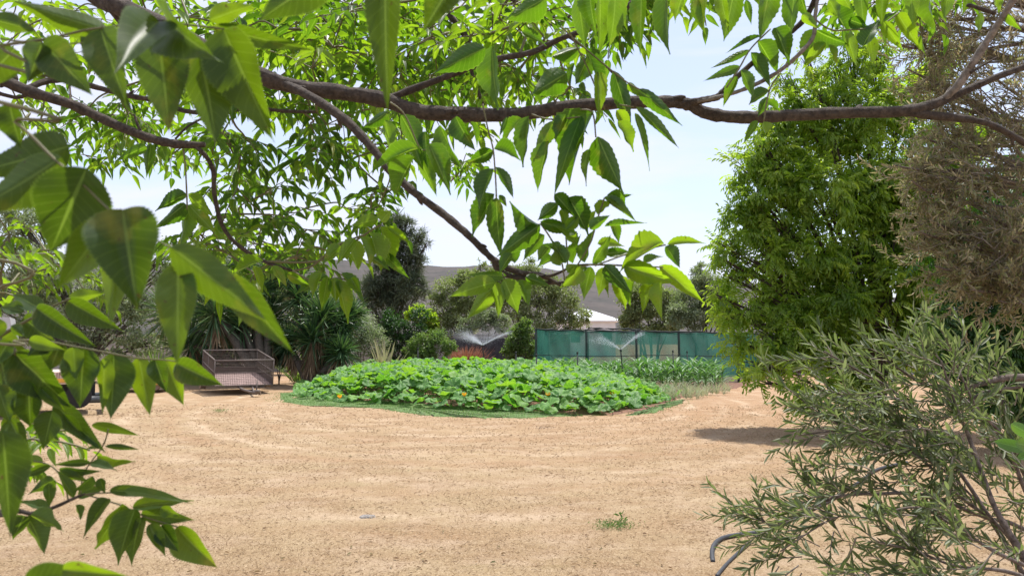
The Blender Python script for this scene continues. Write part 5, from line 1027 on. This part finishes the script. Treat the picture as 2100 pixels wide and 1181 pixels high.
stems = [  # (px,py,d,diam px)
    [(2150, 1230, 2.2, 20), (2080, 1110, 2.25, 15), (2040, 1040, 2.3, 12), (2010, 960, 2.35, 10), (1985, 890, 2.4, 8), (1960, 830, 2.4, 6), (1930, 740, 2.4, 4)],
    [(2140, 1200, 2.2, 12), (2060, 1090, 2.3, 8), (1960, 1010, 2.4, 7), (1900, 950, 2.45, 5), (1830, 900, 2.5, 5), (1760, 880, 2.5, 4), (1640, 892, 2.5, 3)],
    [(2180, 1130, 2.4, 12), (2080, 1075, 2.4, 9), (2020, 1060, 2.4, 8), (1900, 1015, 2.4, 7), (1800, 1012, 2.4, 7), (1720, 1018, 2.4, 6), (1640, 1050, 2.4, 5), (1590, 1078, 2.4, 4), (1560, 1062, 2.4, 3)],
    [(2150, 1180, 2.2, 10), (2040, 1130, 2.2, 8), (1960, 1080, 2.2, 6), (1880, 1040, 2.2, 5), (1780, 1060, 2.2, 4), (1710, 1062, 2.2, 3), (1600, 1130, 2.2, 3)],
    [(2200, 730, 2.6, 18), (2120, 770, 2.6, 16), (2060, 775, 2.6, 14), (2000, 790, 2.6, 11), (1965, 800, 2.6, 8), (1900, 790, 2.6, 6), (1820, 740, 2.6, 4)],
    [(2200, 760, 2.6, 12), (2100, 790, 2.6, 9), (2040, 800, 2.6, 9), (1990, 820, 2.6, 8), (1950, 850, 2.6, 6), (1880, 860, 2.6, 5), (1780, 830, 2.6, 4), (1700, 800, 2.6, 3)],
    [(2150, 1200, 2.1, 10), (2060, 1170, 2.1, 8), (1960, 1160, 2.1, 6), (1880, 1130, 2.1, 5), (1800, 1110, 2.1, 4)],
    [(2160, 1130, 2.5, 10), (2100, 1000, 2.5, 8), (2060, 900, 2.5, 7), (2000, 830, 2.5, 5), (1950, 720, 2.5, 4)],
    [(2100, 1180, 2.3, 10), (1990, 1000, 2.45, 8), (1900, 880, 2.5, 6), (1830, 800, 2.5, 5), (1760, 760, 2.5, 4), (1690, 720, 2.5, 3)],
    [(2160, 1100, 2.6, 8), (2090, 950, 2.6, 6), (2060, 850, 2.6, 5), (2050, 780, 2.6, 4)],
    [(2140, 1190, 2.0, 8), (2050, 1200, 2.0, 6), (1930, 1200, 2.0, 5), (1780, 1190, 2.0, 4)],
    [(2060, 1090, 2.3, 6), (1930, 960, 2.4, 5), (1790, 905, 2.45, 4), (1700, 860, 2.5, 3), (1620, 800, 2.5, 2.5)]]
gb = Geo(); gb.tube([(2.9, 3.0, -.1), (2.6, 2.9, .3), at(2150, 1220, 2.25)], [.06, .045, .012], 10, 4, True, .06); gb.tube([(2.9, 3.0, .05), (2.75, 2.9, .8), at(2200, 740, 2.6)], [.045, .035, .014], 10, 4, True, .06); gb.obj('trunk', B_OL, bush)
rootpt = at(2150, 1230, 2.2)
for st in stems:
    P = [at(a, b_, c) for a, b_, c, _ in st]; g = Geo(); Q = g.tube(P, [s[3] * .5 / F * s[2] for s in st], 8, 6, True, .05); g.obj('branch', B_OL, bush)
    m = len(Q); starts = []
    for i in range(int(m * .2), m):
        for _ in range(2):
            T_ = nrm(Q[min(i + 1, m - 1)] - Q[max(i - 1, 0)]) if i < m - 1 else nrm(Q[-1] - Q[-3])
            d = T_ * 1.0 + np.array([-.25, 0, .30]) + rng.normal(0, .5, 3) * np.array([1, 1, .9]); starts.append((Q[i], d))
    rng.shuffle(starts); starts = starts[:int(len(starts) * .26)]
    shoots(starts, gl, gt, .18, 10, .051, .18, var=None, curve=.22)
extra = []
for (px, py, d, n, dx, dz) in [(1590, 1110, 2.4, 9, -.8, .5), (1640, 1110, 2.3, 9, -.5, .2), (1700, 1080, 2.3, 12, -.7, .4), (1600, 1085, 2.4, 8, -.8, .3), (1600, 1150, 2.3, 10, -.6, -.4), (1650, 1040, 2.4, 8, -.5, .6), (1760, 1110, 2.2, 9, -.3, -.6), (1830, 1120, 2.2, 12, -.7, .2), (1880, 1160, 2.2, 12, -.8, .2), (1900, 1090, 2.3, 14, -.8, .3), (1980, 1150, 2.1, 14, -.7, .2),
                           (1800, 760, 2.5, 18, -.6, .5), (1850, 700, 2.5, 16, -.4, .8), (1760, 800, 2.5, 18, -.8, .3), (1900, 720, 2.5, 14, -.3, .9), (1720, 770, 2.5, 10, -.8, .3), (1840, 830, 2.5, 22, -.7, .4), (1920, 820, 2.5, 18, -.4, .7), (1780, 870, 2.5, 18, -.9, .1), (1860, 920, 2.4, 20, -.7, .1), (1930, 960, 2.4, 20, -.6, .2), (1760, 930, 2.5, 14, -.8, 0), (2000, 900, 2.5, 16, -.4, .5), (1830, 980, 2.4, 14, -.8, -.2), (2050, 1050, 2.4, 16, -.5, .3), (2060, 980, 2.5, 16, -.4, .4), (1990, 1040, 2.4, 14, -.6, .1), (2080, 1130, 2.2, 12, -.5, .3), (2020, 780, 2.6, 10, -.2, .9), (1980, 730, 2.5, 5, .0, 1), (1700, 830, 2.5, 12, -.8, .2), (1660, 880, 2.5, 7, -.9, .1), (1720, 960, 2.4, 7, -.8, .3)]:
    for i in range(int(n * .47)): extra.append((at(px + (60 if py < 1000 else 25) + rng.normal(0, 30), py + (50 if py < 850 else 0) + rng.normal(0, 28), d + rng.uniform(-.25, .3)), np.array([dx, 0, dz]) + rng.normal(0, .38, 3)))
shoots(extra, gl, gt, .20, 10, .052, .18, curve=.24)
gl.obj('foliage', M_OLV, bush); gt.obj('twigs', B_OLT, bush)

dry = thing('olive_tree', 'brown dry-looking olive tree crown of fine tangled twigs along the right edge', 'olive tree', (4.6, 5.2, 0))
gb = Geo(); gb.tube([(4.6, 5.2, -.1), (4.55, 5.1, .9), (4.4, 5.0, 1.7), (4.3, 4.9, 2.6), (4.2, 4.8, 3.6)], [.16, .13, .12, .09, .05], 12, 4, True, .07); gb.obj('trunk', B_OL, dry)
gl = Geo(); gt = Geo(); hub = [np.array([4.4, 5.0, 1.8]), np.array([4.3, 4.9, 2.5]), np.array([4.2, 4.8, 3.3])]
cc = [(2040, 60, 4.6, 110), (1930, 110, 4.6, 90), (1880, 40, 4.6, 80), (2060, 200, 4.5, 110), (1960, 230, 4.5, 90), (1900, 180, 4.6, 50), (1930, 300, 4.5, 60), (2040, 340, 4.4, 110), (1940, 370, 4.4, 90), (1915, 410, 4.4, 50), (2050, 470, 4.3, 90), (1950, 480, 4.3, 80), (1930, 500, 4.3, 45), (2060, 570, 4.2, 80), (1990, 560, 4.2, 60), (2070, 620, 4.2, 40), (2020, 600, 4.2, 40), (2140, 300, 4.6, 100), (2140, 500, 4.4, 90), (2150, 100, 4.6, 100), (1880, 100, 4.6, 34), (1960, -40, 4.6, 90), (1880, 350, 4.4, 26), (1960, 560, 4.2, 36)]
starts = []
for (px, py, d, r) in cc:
    c = at(px + 35, py, d); R_ = r / F * d; h = hub[0] if py > 400 else hub[1] if py > 150 else hub[2]
    g = Geo(); g.tube([h, (h + c) / 2 + rng.normal(0, .08, 3) + [0, 0, .1], c, c + (c - h) * .15], [.028, .018, .009, .004], 7, 5, True, .06); g.obj('branch', B_OL, dry)
    n = int(8 + r * .28)
    for i in range(n):
        u = rand_rot(1)[0]; p = c + u * R_ * rng.random() ** .5 * .85 * np.array([1, 1.4, 1])
        out_ = nrm(p - h) ; starts.append((p, out_ * .7 + np.array([-.35, -.1, .05]) + rng.normal(0, .5, 3)))
        if i % 3 == 0: gt.tube([c * .7 + h * .3, (c + p) / 2 + rng.normal(0, .03, 3), p], [.006, .004, .003], 4, 3, False)
shoots(starts, gl, gt, .36, 24, .043, .19, curve=.35, tw=.003, splay=.8)
gl.obj('foliage', M_BRN, dry); gt.obj('twigs', B_OLT, dry)
# bright oleander-like tip at the right edge
ol_ = thing('oleander_shoot', 'few broad smooth bright-green leaves poking in at the right edge beside the olive bush', 'oleander', (1.6, 1.6, 0))
BATCH['O'] = []
leaves([(2120, 925, 2043, 905, 26, .4), (2130, 900, 2070, 868, 26, .6), (2125, 918, 2085, 908, 30, .5), (2120, 930, 2088, 938, 16, .4)], 1.7, key='O', roll=.2)
g = Geo(); q = BATCH['O']; scatter(g, [leaf_tpl(14, 4, 0, .15, .08, .05, a=.8, b=.6)], *[np.array([z[i] for z in q]) for i in range(6)]); g.obj('leaves', leafmat('oleander leaf', [(.05, .12, .03), (.08, .18, .04)], [(.15, .35, .03), (.25, .5, .05)], .4, .35, .5), ol_)
e_ = at(2122, 922, 1.7); g = Geo(); g.tube([(1.6, 1.6, -.05), (1.5, 1.65, .7), e_], [.014, .01, .004], 6, 4); g.obj('stem', TW, ol_)
